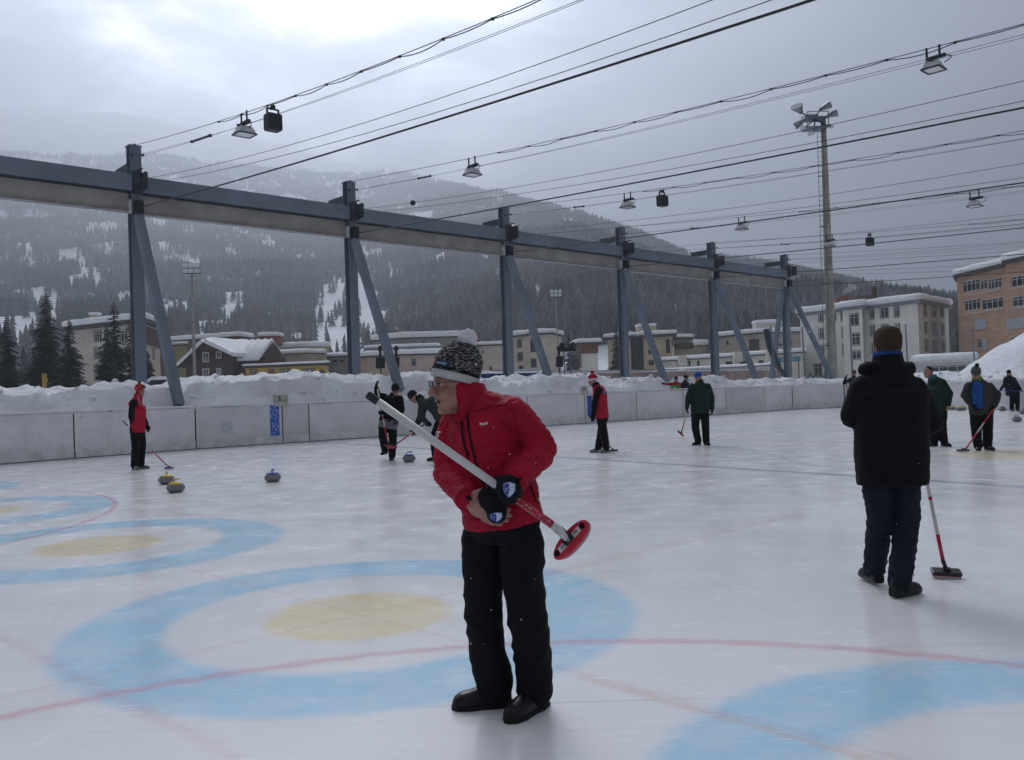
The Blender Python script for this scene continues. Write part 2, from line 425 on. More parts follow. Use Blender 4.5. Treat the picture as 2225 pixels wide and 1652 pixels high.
board_sign(1271, 850, .38, .24, 'small pale sign on the boards behind the man in red and black vest')
# blue strips seen next to the second gate
def blue_strip(u, v0, v1, w, label):
    for a,b_ in zip(J,J[1:]):
        q = W(u, v0, a, b_); t,n = offs(a,b_); s = np.dot(q[:2]-a, t[:2])
        if 0 <= s <= np.linalg.norm(b_-a) and q[1] > 0: break
    z1 = q[2]; z0 = W(u, v1, a, b_)[2]
    part('printed_panel', mat('blue_print',(.03,.12,.50),.4,var=.3,vscale=12), boards, lambda bb: bb.box(np.array([q[0],q[1],(z0+z1)/2])+n*.010, (w,.008,z1-z0), t, n, UP))
blue_strip(1281, 860, 905, .26, '')

# ================================================================== SNOW BERM behind the boards
def interp(x, tab): return float(np.interp(x, [t[0] for t in tab], [t[1] for t in tab]))
BERM_TOP = [(-60,838),(0,838),(150,840),(260,836),(330,838),(400,832),(450,822),(520,815),(620,811),(700,814),(780,822),(830,812),(900,809),(980,815),(1060,828),(1180,818),(1250,816),(1330,826),(1400,822),(1470,818),(1560,826),(1660,828),(1700,822),(1760,829),(1850,830),(2000,832),(2300,832)]
def project(p):
    x,y,z = p; z = z-CAMH
    fw = y*math.cos(PITCH)+z*math.sin(PITCH); up = -y*math.sin(PITCH)+z*math.cos(PITCH)
    X = x/fw; Y = up/fw
    return CX+F*(X*math.cos(ROLL)-Y*math.sin(ROLL)), CY-F*(X*math.sin(ROLL)+Y*math.cos(ROLL))
POST0 = D(290,320,28.0); SP = 8.106; ZT = POST0[2]
def post_xy(k): return np.array([POST0[0],POST0[1],0])+LV*SP*k
FEET = [(388,877),(868,846),(1203,853),(1445,828),(1645,828),(1812,831)]
def strut_line(k):                                        # strut from under the beam to its foot close behind the boards
    p = post_xy(k); q = W(*FEET[k], p, p+NV); t = np.dot(q-p,NV); a = p+NV*.28+UP*7.45; f = p+NV*t+UP*q[2]
    return a, f+(f-a)*(.06/(a[2]-f[2]))
_SL = [(post_xy(k),*strut_line(k)) for k in range(6)]
def strut_clear(x, y, z):
    for u_,y_ in ((1468,40.05),(1488,40.75)):                 # trodden gap where two onlookers stand
        w = max(0,min(1,1.9-math.hypot(x-(D(u_,830,y_)[0]),y-y_)*1.5)); z = z+(min(z,.35)-z)*w
    for p,a,e in _SL:
        r0 = (x-p[0])*LV[0]+(y-p[1])*LV[1]
        if abs(r0) >= .9: continue
        r = np.array([x,y,0])-p
        if abs(r@LV) < .9:
            t0,t1 = (a-p)@NV,(e-p)@NV; t = r@NV
            if t1-1.6 < t < t1+.6:
                zs = a[2]+(e[2]-a[2])*(t-t0)/(t1-t0)-.22; w = max(0,min(1,(.9-abs(r@LV))/.45))
                if z > zs: z = z+(max(zs,.2)-z)*w
    return z
def make_berm():
    line = pts_along([tuple(J[i]) for i in range(0,len(J)-3)][:], .16)
    prof = [(.13,.0),(.16,.80),(.30,.86),(.55,.90),(.85,.945),(1.2,.98),(1.6,1.0),(2.0,.985),(2.5,.93),(3.1,.84),(3.9,.66),(4.8,.42),(6.0,.16),(7.2,-.03)]
    prof2 = []
    for (a,b),(c,d) in zip(prof,prof[1:]):
        for k in range(3): prof2.append((a+(c-a)*k/3, b+(d-b)*k/3))
    prof2.append(prof[-1])
    rings = []
    for i,p in enumerate(line):
        a = line[max(0,i-2)]; b = line[min(len(line)-1,i+2)]; t,n = offs(a,b)
        u,_ = project((p[0]+n[0]*1.6,p[1]+n[1]*1.6,2.))
        top = W(u, interp(u,BERM_TOP), p+n[:2]*1.6, p+n[:2]*1.6+t[:2])[2] if p[1] > 12 else 2.0
        top = max(1.55, min(2.7, top))
        ring = []
        for s,h in prof2:
            x,y = p[0]+n[0]*s, p[1]+n[1]*s
            k = min(1, max(0,(s-.14)*2.5))*min(1,max(0,(6.6-s)))
            z = h*top + k*(.24*fbm(x*.45,y*.45,1.3,5)+.20*abs(fbm(x*1.1,y*1.1,4.7,3))-.08+.12*fbm(x*2.2,y*2.2,7.7,4)+.04*abs(fbm(x*6,y*6,2,2)))
            if s < .5: z = min(z, BH-.08+ (s-.13)*1.2 + .10*fbm(x*.9,y*.9,9,3))
            ring.append((x,y,strut_clear(x,y,z)))
        rings.append(ring)
    b = MB(); b.rings(rings, cap=False, closed=False)
    bank = tag(b.build('snow_bank', snow, None, smooth=True), 'lumpy bank of cleared snow heaped behind the white boards', 'snow bank')
    ch = MB(); rn = random.Random(17)
    for i in range(520):                                       # broken crusts and clods thrown up by the plough
        r_ = rings[rn.randrange(len(rings))]; p = np.array(r_[min(len(r_)-1,max(4,int(rn.gauss(15,6))))]); s_ = rn.uniform(.03,.09)*(2.2 if rn.random() < .12 else 1)
        if p[2] < .9: continue
        a = rn.random()*6.28; x_ = np.array([math.cos(a),math.sin(a),rn.uniform(-.4,.4)]); k0 = ch.n
        ch.ell(p+UP*s_*.2,(s_*rn.uniform(.8,1.7),s_*rn.uniform(.7,1.1),s_*rn.uniform(.5,.9)),unit(x_),unit((-x_[1],x_[0],rn.uniform(-.3,.3))),UP,6,4)
        ch.v[-1] = ch.v[-1]+np.array([[rn.uniform(-.22,.22)*s_ for _ in range(3)] for _ in range(len(ch.v[-1]))])
    kind(ch.build('snow_clods', snow, bank), 'stuff')
    return bank
make_berm()
def make_heap():
    b = MB(); nx,ny = 70,50; vs_ = []
    for j in range(ny):
        for i in range(nx):
            x = 18+26*i/(nx-1); y = 34+26*j/(ny-1)
            cx,cy = (x-31.5)/9.5,(y-44)/9.0
            z = 4.6*max(0,1-(cx*cx+cy*cy))**.8
            z *= 1+.25*fbm(x*.2,y*.2,2,3)
            if z > .05: z += .16*fbm(x*.9,y*.9,1,4)+.10*abs(fbm(x*2.2,y*2.2,5,3))
            vs_.append((x,y,z-.06))
    f = [(j*nx+i,j*nx+i+1,(j+1)*nx+i+1,(j+1)*nx+i) for j in range(ny-1) for i in range(nx-1)]
    b.add(vs_, f); return tag(b.build('snow_heap', snow, None, smooth=True), 'tall ploughed snow heap sloping down in front of the brown clad block', 'snow heap')
make_heap()

# ================================================================== STEEL FRAME WITH SPAN WIRES
steel = mat('galvanised_blue_grey', (.165,.20,.25), .5, metal=.1, var=.09, vscale=.7, bump=.12, bscale=14, spec=.4)
steel_d = mat('steel_dark', (.06,.07,.085), .6, metal=.3, var=.2)
beam_pale = mat('beam_web_painted', (.34,.325,.30), .6, var=.10, vscale=1.2, bump=.1)
black = mat('black_plastic', (.018,.018,.022), .5, var=.1)
cable_m = mat('wire_steel', (.045,.045,.05), .5, metal=.5)
def steel_post(k, lab):
    p = post_xy(k); top = ZT-.035*k
    o = thing('steel_post', lab, 'steel post', p, 'posts of the steel frame behind the boards')
    W2, T = .35, .03
    def col(b):                                               # H-section, web across the rink
        b.box(p+NV*.17+UP*top/2, (W2,T,top), LV, NV, UP); b.box(p-NV*.17+UP*top/2, (W2,T,top), LV, NV, UP)
        b.box(p+UP*top/2, (T,.34-T,top-.01), LV, NV, UP)
    part('column', steel, o, col)
    part('cap_plate', steel, o, lambda b: b.box(p+UP*(top+.012), (.42,.42,.024), LV, NV, UP))
    # strut: from under the beam down to the foot close behind the boards
    a,e = strut_line(k)
    part('strut', steel, o, lambda b: b.bar(a, e, .26, .26, LV))
    part('footing', mat('concrete_footing',(.35,.35,.34),.9), o, lambda b: b.box(np.array([e[0],e[1],e[2]/2-.08])-NV*.25, (.4,.4,e[2]-.16), LV, NV, UP))
    part('stub_beam', steel_d, o, lambda b: b.box(p-NV*.75+UP*9.10, (.30,1.1,.26), LV, NV, UP))
    def pul(b):
        b.box(p+NV*.30+UP*8.52-LV*.02, (.26,.22,.72), LV, NV, UP)
        b.box(p+NV*.62+UP*8.52+LV*.1, (.09,.36,.56), LV, NV, UP)
        b.box(p+NV*.45+UP*8.9, (.06,.5,.05), LV, NV, UP); b.box(p+NV*.45+UP*8.18, (.06,.5,.05), LV, NV, UP)
    part('wire_tensioner', steel_d, o, pul, bevel=.02)
    part('winch_box', black, o, lambda b: b.box(p+NV*.33+UP*7.72, (.24,.26,.42), LV, NV, UP), bevel=.015)
    part('data_plate', mat('plate_pale',(.6,.62,.65),.4), o, lambda b: b.box(p-LV*.22+UP*7.75+NV*.13, (.06,.20,.42), LV, NV, UP))
    for z,s in ((top+.05,.0),(top-.28,.2),(top-.34,-.14)):
        part('wire_eye', black, o, lambda b: b.lathe(p+UP*z+NV*(.2 if z<top else .05)+LV*s, [(.03,0),(.045,.02),(.045,.07),(.02,.1)], 8, LV, UP, NV))
    if k == 5:
        part('raking_brace', steel, o, lambda b: b.bar(p-LV*.25+UP*7.4, p-LV*3.6-UP*.1+NV*.6, .24, .24, NV))
    return o
labs = ['steel post beside the row of dark firs and beige house','steel post in front of the long brown hall','steel post beside the cream four-storey house','steel post before the tan block with dark middle','steel post before the low cream building','end steel post of the frame, braced on both sides']
for k in range(6): steel_post(k, labs[k])
# the beam, bay by bay
beam = thing('steel_girder', 'long blue-grey steel girder with pale web carried on the posts', 'girder', post_xy(0))
for k in range(-1,5):
    a = post_xy(k)+LV*.02; e = post_xy(k+1)-LV*.02
    if k == -1: a = post_xy(0)-LV*8.0
    z = 7.53-.035*k; L = np.linalg.norm(e-a)-.36; mid = (a+e)/2
    part('web', beam_pale, beam, lambda b: b.box(mid+UP*(z+.36)+NV*.02, (L,.03,.62), LV, NV, UP))
    part('lower_flange', mat('flange_paint',(.26,.25,.26),.6,var=.15), beam, lambda b: b.box(mid+UP*(z+.03)+NV*.02, (L,.30,.04), LV, NV, UP))
    part('upper_flange', steel_d, beam, lambda b: b.box(mid+UP*(z+.655)+NV*.02, (L,.30,.03), LV, NV, UP))
    cov_a = a if k >= 0 else a+LV*.9
    Lc = np.linalg.norm(e-cov_a)-.3; mc = (cov_a+e)/2
    part('cover_trough', steel, beam, lambda b: b.box(mc+UP*(z+.95)+NV*.10, (Lc,.42,.52), LV, NV, UP), bevel=.01)
# ---- span wires
WIRES = {0:[((297,316),(632,211),(1165,0)),((304,326),(632,228),(1222,0)),((307,335),(632,246),(1297,0)),((316,397),(632,311),(1528,0)),((316,409),(632,337),(1695,0)),((310,443),(632,358),(1765,0))],
 1:[((770,402),(1671,194),(2225,52)),((779,411),(1671,209),(2206,72)),((782,417),(1671,224),(2225,87)),((795,468),(1671,297.5),(2225,172.6)),((795,478),(1671,331),(2225,222)),((790,497),(1671,342),(2225,234))],
 2:[((1100,458),(1671,376),(2225,284)),((1104,465),(1671,388),(2225,297.5)),((1107,470),(1671,394.6),(2225,305)),((1115,518),(1716,434),(2225,353.5)),((1117,527),(1888,434),(2225,387)),((1113,545),(1970,434),(2225,397))]}
OFFZ = [.05,-.28,-.34,-1.05,-1.25,-2.0]
COEF = {}
for k,ws in WIRES.items():
    p = post_xy(k)
    for j,pts in enumerate(ws):
        q = [W(u,v,p,p+NV) for u,v in pts]; t = [np.dot(x-p,NV) for x in q]; z = [x[2] for x in q]
        z0 = ZT-.035*k+OFFZ[j]
        A = np.array([[-a,a*a] for a in t[1:]]); sol = np.linalg.solve(A, np.array(z[1:])-z0)
        COEF[(k,j)] = (z0,sol[0],sol[1])
for j in range(6):
    ab = np.mean([COEF[(k,j)][1:] for k in (1,2)],axis=0)
    for k in (3,4,5): COEF[(k,j)] = (ZT-.035*k+OFFZ[j], ab[0], ab[1])
SIDE = [.0,.20,-.14,.10,-.08,.0]
def wire_z(k, j, t): z0,a,b = COEF[(k,j)]; return z0-a*t+b*t*t
def wire_pt(k, j, t): return post_xy(k)+NV*t+LV*SIDE[j]+UP*wire_z(k,j,t)
WNAME = ['lamp-carrying span wire','upper thin wire of the top pair','lower thin wire of the top pair','upper thin wire of the middle pair','lower thin wire of the middle pair','thick span cable']
WNEAR = ['beside the dark firs','in front of the long brown hall','beside the cream four-storey house','before the tan block','before the low cream building','at the braced end of the frame']
WR = [.009,.005,.005,.007,.007,.021]
for k in range(6):
    for j in range(6):
        T = 46 if k < 2 else 62
        b = MB(); b.tube([wire_pt(k,j,.2+T*i/24) for i in range(25)], WR[j]*(1 if k<3 else .9), 5)
        o = b.build('span_wire', cable_m)
        tag(o, '%s at post %s' % (WNAME[j], WNEAR[k]), 'wire', 'wires spanning the rink')
# looping power cable clipped under the top wires
def power_cable(k, t0, t1, lab, step=1.35):
    b = MB(); n = int((t1-t0)/step); pts = []
    for i in range(n*6+1):
        t = t0+(t1-t0)*i/(n*6); ph = (i%6)/6
        pts.append(wire_pt(k,0,t)-UP*(.015+.075*4*ph*(1-ph)*(.6+.4*math.sin(i//6*2.3))))
    b.tube(pts, .011, 5)
    for i in range(n+1):
        q = wire_pt(k,0,t0+(t1-t0)*i/n); b.box(q-UP*.015, (.045,.045,.045), NV, LV, UP)
    tag(b.build('power_cable', black), lab, 'cable', 'power cables clipped below the lamp wires')
power_cable(0, 6.4, 44, 'black cable clipped in loops below the lamp wire beside the dark firs')
power_cable(1, 8.7, 44, 'black cable clipped in loops below the lamp wire before the brown hall')
power_cable(2, 8.0, 55, 'black cable clipped in loops below the lamp wire beside the cream house')
power_cable(3, 10.0, 55, 'black cable clipped in loops below the lamp wire before the tan block', 1.6)
power_cable(4, 14.0, 55, 'black cable clipped in loops below the lamp wire before the cream building', 1.8)

def t_at(k, u, j=0):                                          # where along wire k a sight column meets it
    lo,hi = .1,60.
    for _ in range(60):
        m = (lo+hi)/2; pr = wire_pt(k,j,m)
        if pr[1] < .5 or project(pr)[0] > u: hi = m
        else: lo = m
    return lo
lamp_white = mat('lamp_housing_white',(.55,.55,.57),.45,var=.12,vscale=6)
lamp_glass = mat('lamp_glass',(.62,.66,.68),.12,var=.05,spec=.6)
def floodlight(k, u, lab, s=.62):
    t = t_at(k,u); p = wire_pt(k,0,t); o = thing('floodlight', lab, 'floodlight', p, 'floodlights hung on the span wires')
    zt = p-UP*.42*s
    part('ballast_tube', steel_d, o, lambda b: b.box(zt+NV*.05, (.78*s,.15*s,.15*s), NV, LV, UP), bevel=.02)
    for q in (-.25,.25):
        part('hanger', black, o, lambda b: b.box(p+NV*q*s-UP*.18*s, (.035,.035,.46*s), NV, LV, UP))
    part('cross_arm', black, o, lambda b: b.box(zt-UP*.13*s, (.06,.62*s,.05), NV, LV, UP))
    h = zt-UP*.16*s; hh = .30*s
    def house(b):
        r = []
        for z,a in ((0,.22),(-.07,.27),(-hh,.34)):
            r.append([h+UP*z+NV*x*a*s+LV*y*a*s*1.1 for x,y in ((-1,-1),(1,-1),(1,1),(-1,1))])
        b.rings(r)
    part('reflector_housing', lamp_white, o, house)
    part('rim', black, o, lambda b: [b.bar(h-UP*(hh+.01)+NV*x0*.35*s+LV*y0*.385*s, h-UP*(hh+.01)+NV*x1*.35*s+LV*y1*.385*s, .03, .03) for x0,y0,x1,y1 in ((-1,-1,1,-1),(1,-1,1,1),(1,1,-1,1),(-1,1,-1,-1))])
    part('lens', lamp_glass, o, lambda b: b.box(h-UP*(hh+.004), (.66*s,.72*s,.012), NV, LV, UP))
    part('supply_lead', black, o, lambda b: b.tube([zt+NV*.42*s+NV*.14*math.sin(i/8*math.pi)-UP*.30*s*i/8 for i in range(9)], .012, 5))
    part('side_clip', black, o, lambda b: b.box(h-UP*.12*s-NV*.20*s, (.03,.07,.26*s), NV, LV, UP))
floodlight(0, 530, 'white floodlight on wire next to hanging black loudspeaker, over the dark firs side')
floodlight(1, 1025, 'white floodlight on wire high above the pompom hat')
floodlight(1, 2027, 'white floodlight on wire above the tall concrete light mast', .50)
floodlight(2, 1363, 'white floodlight hung just beside a square black loudspeaker')
floodlight(3, 1611, 'white floodlight on wire before the tan block')
floodlight(3, 2117, 'white floodlight on wire above the brown clad block')
floodlight(4, 1802, 'white floodlight on wire in front of the concrete mast')
def hung_speaker(k, u, lab, s=.62):
    t = t_at(k,u); p = wire_pt(k,0,t); o = thing('hanging_loudspeaker', lab, 'loudspeaker', p, 'loudspeakers hung on the span wires')
    part('yoke', black, o, lambda b: (b.box(p-UP*.10, (.16,.07,.08), NV, LV, UP), b.bar(p-UP*.14-LV*.15, p-UP*.14+LV*.15, .04,.035), b.bar(p-UP*.14-LV*.15,p-UP*.30-LV*.15,.04,.04,NV), b.bar(p-UP*.14+LV*.15,p-UP*.30+LV*.15,.04,.04,NV)))
    part('cabinet', mat('speaker_black',(.025,.026,.030),.55,var=.15,bump=.2,bscale=90), o, lambda b: b.box(p-UP*.76*s, (.50*s,.62*s,.68*s), NV, LV, UP), bevel=.05)
    part('grille', mat('speaker_grille',(.018,.018,.02),.7,bump=.5,bscale=160), o, lambda b: b.box(p-UP*.78*s+NV*.255*s, (.02,.54*s,.56*s), NV, LV, UP), bevel=.008)
    part('hook', black, o, lambda b: (b.tube([p+NV*.06,p+NV*.06-UP*.1],.012,5), b.tube([p-NV*.06,p-NV*.06-UP*.1],.012,5)))
hung_speaker(0, 592, 'black loudspeaker hanging from wire beside the first floodlight')
hung_speaker(2, 1438, 'black loudspeaker hanging from wire over the tan block')
hung_speaker(4, 1889, 'black loudspeaker hanging from wire over the white hotel chimney')
for k,u in ((0,437),(1,922),(2,1258),(3,1510),(4,1705)):
    w_ = (20,13,10,8,7)[k]; a = wire_pt(k,1,t_at(k,u-w_,1)); e = wire_pt(k,2,t_at(k,u+w_,2))
    b = MB(); b.bar(a, e, .05, .05); b.box(a,(.07,.07,.07)); b.box(e,(.07,.07,.07))
    tag(b.build('wire_spreader', steel_d), 'short dark spacer bar clamped between two stay wires %s' % WNEAR[k], 'spacer bar', 'spacer bars on the stay wires')
t = t_at(1,897,3); b = MB(); b.ell(wire_pt(1,3,t), .10, n=12, m=8)
tag(b.build('wire_ball', black, None, smooth=True), 'small black ball threaded on a thin stay wire', 'ball')
# ================================================================== VALLEY AND MOUNTAIN
RIDGE = [(-260,200),(0,214),(300,246),(600,305),(750,348),(860,375),(1000,405),(1092,425),(1217,463),(1331,499),(1396,521),(1477,560),(1600,582),(1734,597),(1857,622),(1950,650),(2100,672),(2225,680),(2500,700)]
RT = []
for u,v in RIDGE:
    d = ray(u,v); RT.append((math.atan2(d[0],d[1]), d[2]/math.hypot(d[0],d[1])))
def ridge(az):
    tn = float(np.interp(az, [a for a,_ in RT], [t for _,t in RT]))
    rr = float(np.interp(az, [R(-35),R(-12),R(5),R(16),R(32)], [5000,4000,1500,1500,1650]))
    return rr, tn
R0 = 235.
def terrain(x, y):
    r = math.hypot(x,y); az = math.atan2(x,y); rr,tn = ridge(az); h = rr*tn
    if r <= R0: return -.5
    s = (r-R0)/(rr-R0)
    if s <= 1: z = h*(s**(1.12+.36*max(0,min(1,(rr-1500)/3000))))
    else: z = h*max(0.,1-(s-1)*1.2)
    k = min(1,s*4)*(1-.75*max(0,min(1,(s-.6)/.4)))
    return z-.5+k*(22*fbm(x*.0045,y*.0045,3.3,4)+5*fbm(x*.02,y*.02,1.1,3))
def make_mountain():
    na,nr = 180,130; v = []; f = []
    rs = [R0*.98*(5600/R0)**(i/(nr-1)) for i in range(nr)]
    for r in rs:
        for i in range(na):
            az = R(-48)+R(92)*i/(na-1); x,y = r*math.sin(az), r*math.cos(az); v.append((x,y,terrain(x,y)))
    f = [(j*na+i,j*na+i+1,(j+1)*na+i+1,(j+1)*na+i) for j in range(nr-1) for i in range(na-1)]
    b = MB(); b.add(v,f)
    return kind(b.build('mountain', mat('mountain_snow',(.78,.80,.84),.8,var=.06,vscale=.03,bump=.5,bscale=.4,spec=.2), None, smooth=True), 'structure')
make_mountain()

# ---- conifers: jagged drooping tiers, small; many in one mesh for the far wood
tree_mat = mat('conifer_needles', (1,1,1), .8, var=.25, vscale=.35, attr='tint', spec=.15)
def conifer_arr(seed, tiers=7, k=7, slim=.20):
    """unit-height jagged conifer -> verts, tris"""
    rn = random.Random(seed); v = []; f = []
    for t in range(tiers):
        z0 = .06+.90*(t/tiers); z1 = z0+1.55/tiers; r = slim*(1-t/tiers)**.85+.012
        top = len(v); v.append((rn.uniform(-.01,.01),rn.uniform(-.01,.01),min(1,z1)))
        ph = rn.random()*6.28
        for i in range(k):
            a = ph+6.283*i/k+rn.uniform(-.25,.25); q = r*rn.uniform(.65,1.25); dz = rn.uniform(-.035,.02)
            b0 = len(v)
            v.append((q*math.cos(a),q*math.sin(a),z0+dz-.03))
            v.append((q*.42*math.cos(a+.42),q*.42*math.sin(a+.42),z0+.035)); v.append((q*.42*math.cos(a-.42),q*.42*math.sin(a-.42),z0+.035))
            f += [(top,b0,b0+1),(top,b0+2,b0)]
    n = len(v); v += [(.012,0,0),(-.006,.01,0),(-.006,-.01,0),(0,0,.3)]; f += [(n,n+1,n+3),(n+1,n+2,n+3),(n+2,n,n+3)]
    return np.array(v), np.array(f)
PROTO = [conifer_arr(i, 6, 5, s) for i,s in enumerate((.17,.20,.15,.23))]
NEARP = [conifer_arr(40+i, 12, 9, s) for i,s in enumerate((.17,.20,.23,.26))]
def tree_tint(frost, rn):
    d = np.array([.020,.033,.038]); l = np.array([.34,.36,.37])
    return d*(1-frost)+l*frost*rn.uniform(.85,1.1)
def clearing(x, y):
    r = math.hypot(x,y); az = math.atan2(x,y)
    g1 = fbm(az*34, r*.0045, 2.2, 3)                    # gullies running down the slope
    g2 = fbm(x*.010, y*.010, 8.8, 3)
    ad = math.degrees(az)
    if -12.8 < ad < -8.2 and r < 1150-70*abs(ad+10.6)**2 and g2 > -.42: return True
    return g1 > .32 or g2 > .43
def foot(az):                                           # nearest trees of the wood, metres
    return float(np.interp(math.degrees(az), [-34,-24,-16,-11,-7,-3,2,6,10,16,24,32],[265,265,268,290,380,345,325,330,340,325,305,285]))
def scatter():
    pos = []; rn = random.Random(3)
    for _ in range(120000):
        az = R(rn.uniform(-35,33)); rr,_t = ridge(az); rr = min(rr,3300.); u = rn.random()
        r = u**.75*(rr*1.02-262)+262
        f0 = foot(az)
        if r < f0: continue
        x,y = r*math.sin(az), r*math.cos(az)
        edge = min(1,(r-f0)/70.)
        if clearing(x,y) and rn.random() > .06: continue
        if edge < 1 and fbm(x*.02,y*.02,5.5,2) > .12+.9*edge: continue
        pos.append((r,x,y))
    pos.sort(); return pos
POS = scatter()
def make_forest():
    rn = random.Random(11); V = []; Fc = []; C = []; n = 0
    pos = POS[NEAR_TREES:]
    for r,x,y in pos:
        pv,pf = PROTO[rn.randrange(4)]
        h = rn.uniform(9,17)*(1+.2*min(1,r/1500)); a = rn.random()*6.28; ca,sa = math.cos(a),math.sin(a)
        w = h*rn.uniform(.85,1.25)
        q = np.empty_like(pv); q[:,0] = (pv[:,0]*ca-pv[:,1]*sa)*w+x; q[:,1] = (pv[:,0]*sa+pv[:,1]*ca)*w+y; q[:,2] = pv[:,2]*h+terrain(x,y)-.6
        fr = max(0,min(1,(.10 if x < -60 else .24)+.75*fbm(x*.006,y*.006,6.6,3)+rn.uniform(-.12,.22)))*(1. if r>520 else .9)
        V.append(q); Fc.append(pf+n); n += len(q); C.append(np.tile(np.append(tree_tint(fr,rn),1),(len(q),1)))
    V = np.concatenate(V); Fc = np.concatenate(Fc); C = np.concatenate(C)
    me = bpy.data.meshes.new('forest'); me.vertices.add(len(V)); me.vertices.foreach_set('co', V.ravel())
    me.loops.add(Fc.size); me.loops.foreach_set('vertex_index', Fc.ravel().astype(np.int32))
    me.polygons.add(len(Fc)); me.polygons.foreach_set('loop_start', np.arange(0,Fc.size,3,dtype=np.int32)); me.update()
    ca = me.color_attributes.new('tint','FLOAT_COLOR','POINT'); ca.data.foreach_set('color', C.ravel())
    o = link('mountain_forest', me, tree_mat)
    o['label'] = 'dark conifer forest dusted with snow covering the mountainside'; o['category'] = 'forest'
    return kind(o, 'stuff')
NEAR_TREES = 110
make_forest()
# the trees at the lower edge of the wood, one by one
def hill_trees():
    rn = random.Random(5); protos = {}
    crown_m = []
    for fr in (0.05,.25,.5,.8):
        c = tree_tint(fr, random.Random(1)); crown_m.append(mat('hill_crown_%d'%int(fr*100), tuple(c), .8, var=.25, vscale=.25, spec=.15))
    bark = mat('bark_dark',(.05,.042,.038),.9)
    FR = ['dark','greyish dark','half frosted','white frosted']
    for r,x,y in POS[:NEAR_TREES]:
        i = rn.randrange(4); fi = max(0,min(3,int(4*((.25 if x < -60 else .48)+.7*fbm(x*.006,y*.006,6.6,3)+rn.uniform(-.2,.3)))))
        h = rn.uniform(11,18); base = (x,y,terrain(x,y)-.4)
        key = (i,fi)
        if key not in protos:
            pv,pf = NEARP[i]; b = MB(); b.add(pv, [tuple(q) for q in pf]); mc = b.mesh('crown'); mc.materials.append(crown_m[fi])
            b = MB(); b.tube([(0,0,0),(0,0,.5)],[.012,.005],5); mt = b.mesh('trunk'); mt.materials.append(bark)
            protos[key] = (mc,mt)
        o = thing('hill_conifer', '%s conifer at the lower edge of the mountain wood' % FR[fi], 'tree', base, 'trees along the foot of the mountain wood')
        for nm,me in zip(('crown','trunk'),protos[key]):
            c = bpy.data.objects.new(nm, me); COL.objects.link(c); c.parent = o
        o.scale = (h*rn.uniform(.9,1.2),)*2+(h,); o.rotation_euler = (0,0,rn.random()*6.28)
hill_trees()

# ---- haze
def make_haze():
    b = MB(); b.box((-350,2650,945), (9000,6100,1892)); 
    m = bpy.data.materials.new('haze_air'); m.use_nodes = True; g = NT(m.node_tree); g.n.clear()
    out = g.new('ShaderNodeOutputMaterial'); v = g.new('ShaderNodeVolumePrincipled')
    v.inputs['Color'].default_value = (.70,.76,.84,1); v.inputs['Density'].default_value = HAZE; v.inputs['Anisotropy'].default_value = .68
    g.l.new(v.outputs[0], out.inputs['Volume'])
    o = b.build('haze', m); return kind(o, 'stuff')
HAZE = .00047
make_haze()
# ================================================================== BUILDINGS
def xy(u, Y, v=800): return D(u, v, Y)[:2]
pane_m = mat('window_glass',(.035,.042,.05),.08,var=.3,vscale=.4,spec=.6)
pane_l = mat('window_glass_pale',(.16,.18,.20),.10,var=.3,vscale=.4,spec=.6)
frame_w = mat('frame_white',(.66,.67,.66),.5); frame_g = mat('frame_greygreen',(.20,.23,.20),.6); frame_d = mat('frame_dark',(.07,.06,.05),.6)
eave_d = mat('eave_dark',(.055,.050,.048),.7); eave_g = mat('eave_grey',(.20,.225,.235),.6)
roof_snow = mat('roof_snow',(.82,.84,.87),.8,var=.04,vscale=1.2,bump=.5,bscale=3,spec=.2)
def offset_poly(poly, d):
    n = len(poly); poly = [np.array(p,float) for p in poly]
    area = sum(poly[i][0]*poly[(i+1)%n][1]-poly[(i+1)%n][0]*poly[i][1] for i in range(n)); sg = 1 if area > 0 else -1
    out = []
    for i in range(n):
        a,b,c = poly[i-1],poly[i],poly[(i+1)%n]
        e1 = (b-a)/np.linalg.norm(b-a); e2 = (c-b)/np.linalg.norm(c-b)
        n1 = np.array([e1[1],-e1[0]])*sg; n2 = np.array([e2[1],-e2[0]])*sg
        m = n1+n2; m = m/max(.35,(m@m)/2) if True else m
        out.append(b+m*d)
    return out
def densify(poly, step):
    out = []; n = len(poly)
    for i in range(n):
        a,b = np.array(poly[i]),np.array(poly[(i+1)%n]); k = max(1,int(np.linalg.norm(b-a)/step))
        out += [a+(b-a)*j/k for j in range(k)]
    return out
def snow_cap(parent, poly, z, t, over=.45, name='snow_cap', seed=0.):
    rings = []
    P = densify(poly, 1.6)
    for d,h in ((over-.05,0),(over+.10,.25),(over+.12,.55),(over-.02,.85),(over-.35,1.),(-1.2,1.05),(-3.0,1.03)):
        q = offset_poly(P, d) if d > -2 else [p*.5+sum(P)/len(P)*.5 for p in P]
        rings.append([(p[0],p[1], z+t*h*(1+.16*fbm(p[0]*.25+seed,p[1]*.25,h,3)) if h else z) for p in q])
    b = MB(); b.rings(rings); return b.build(name, roof_snow, parent, smooth=True)
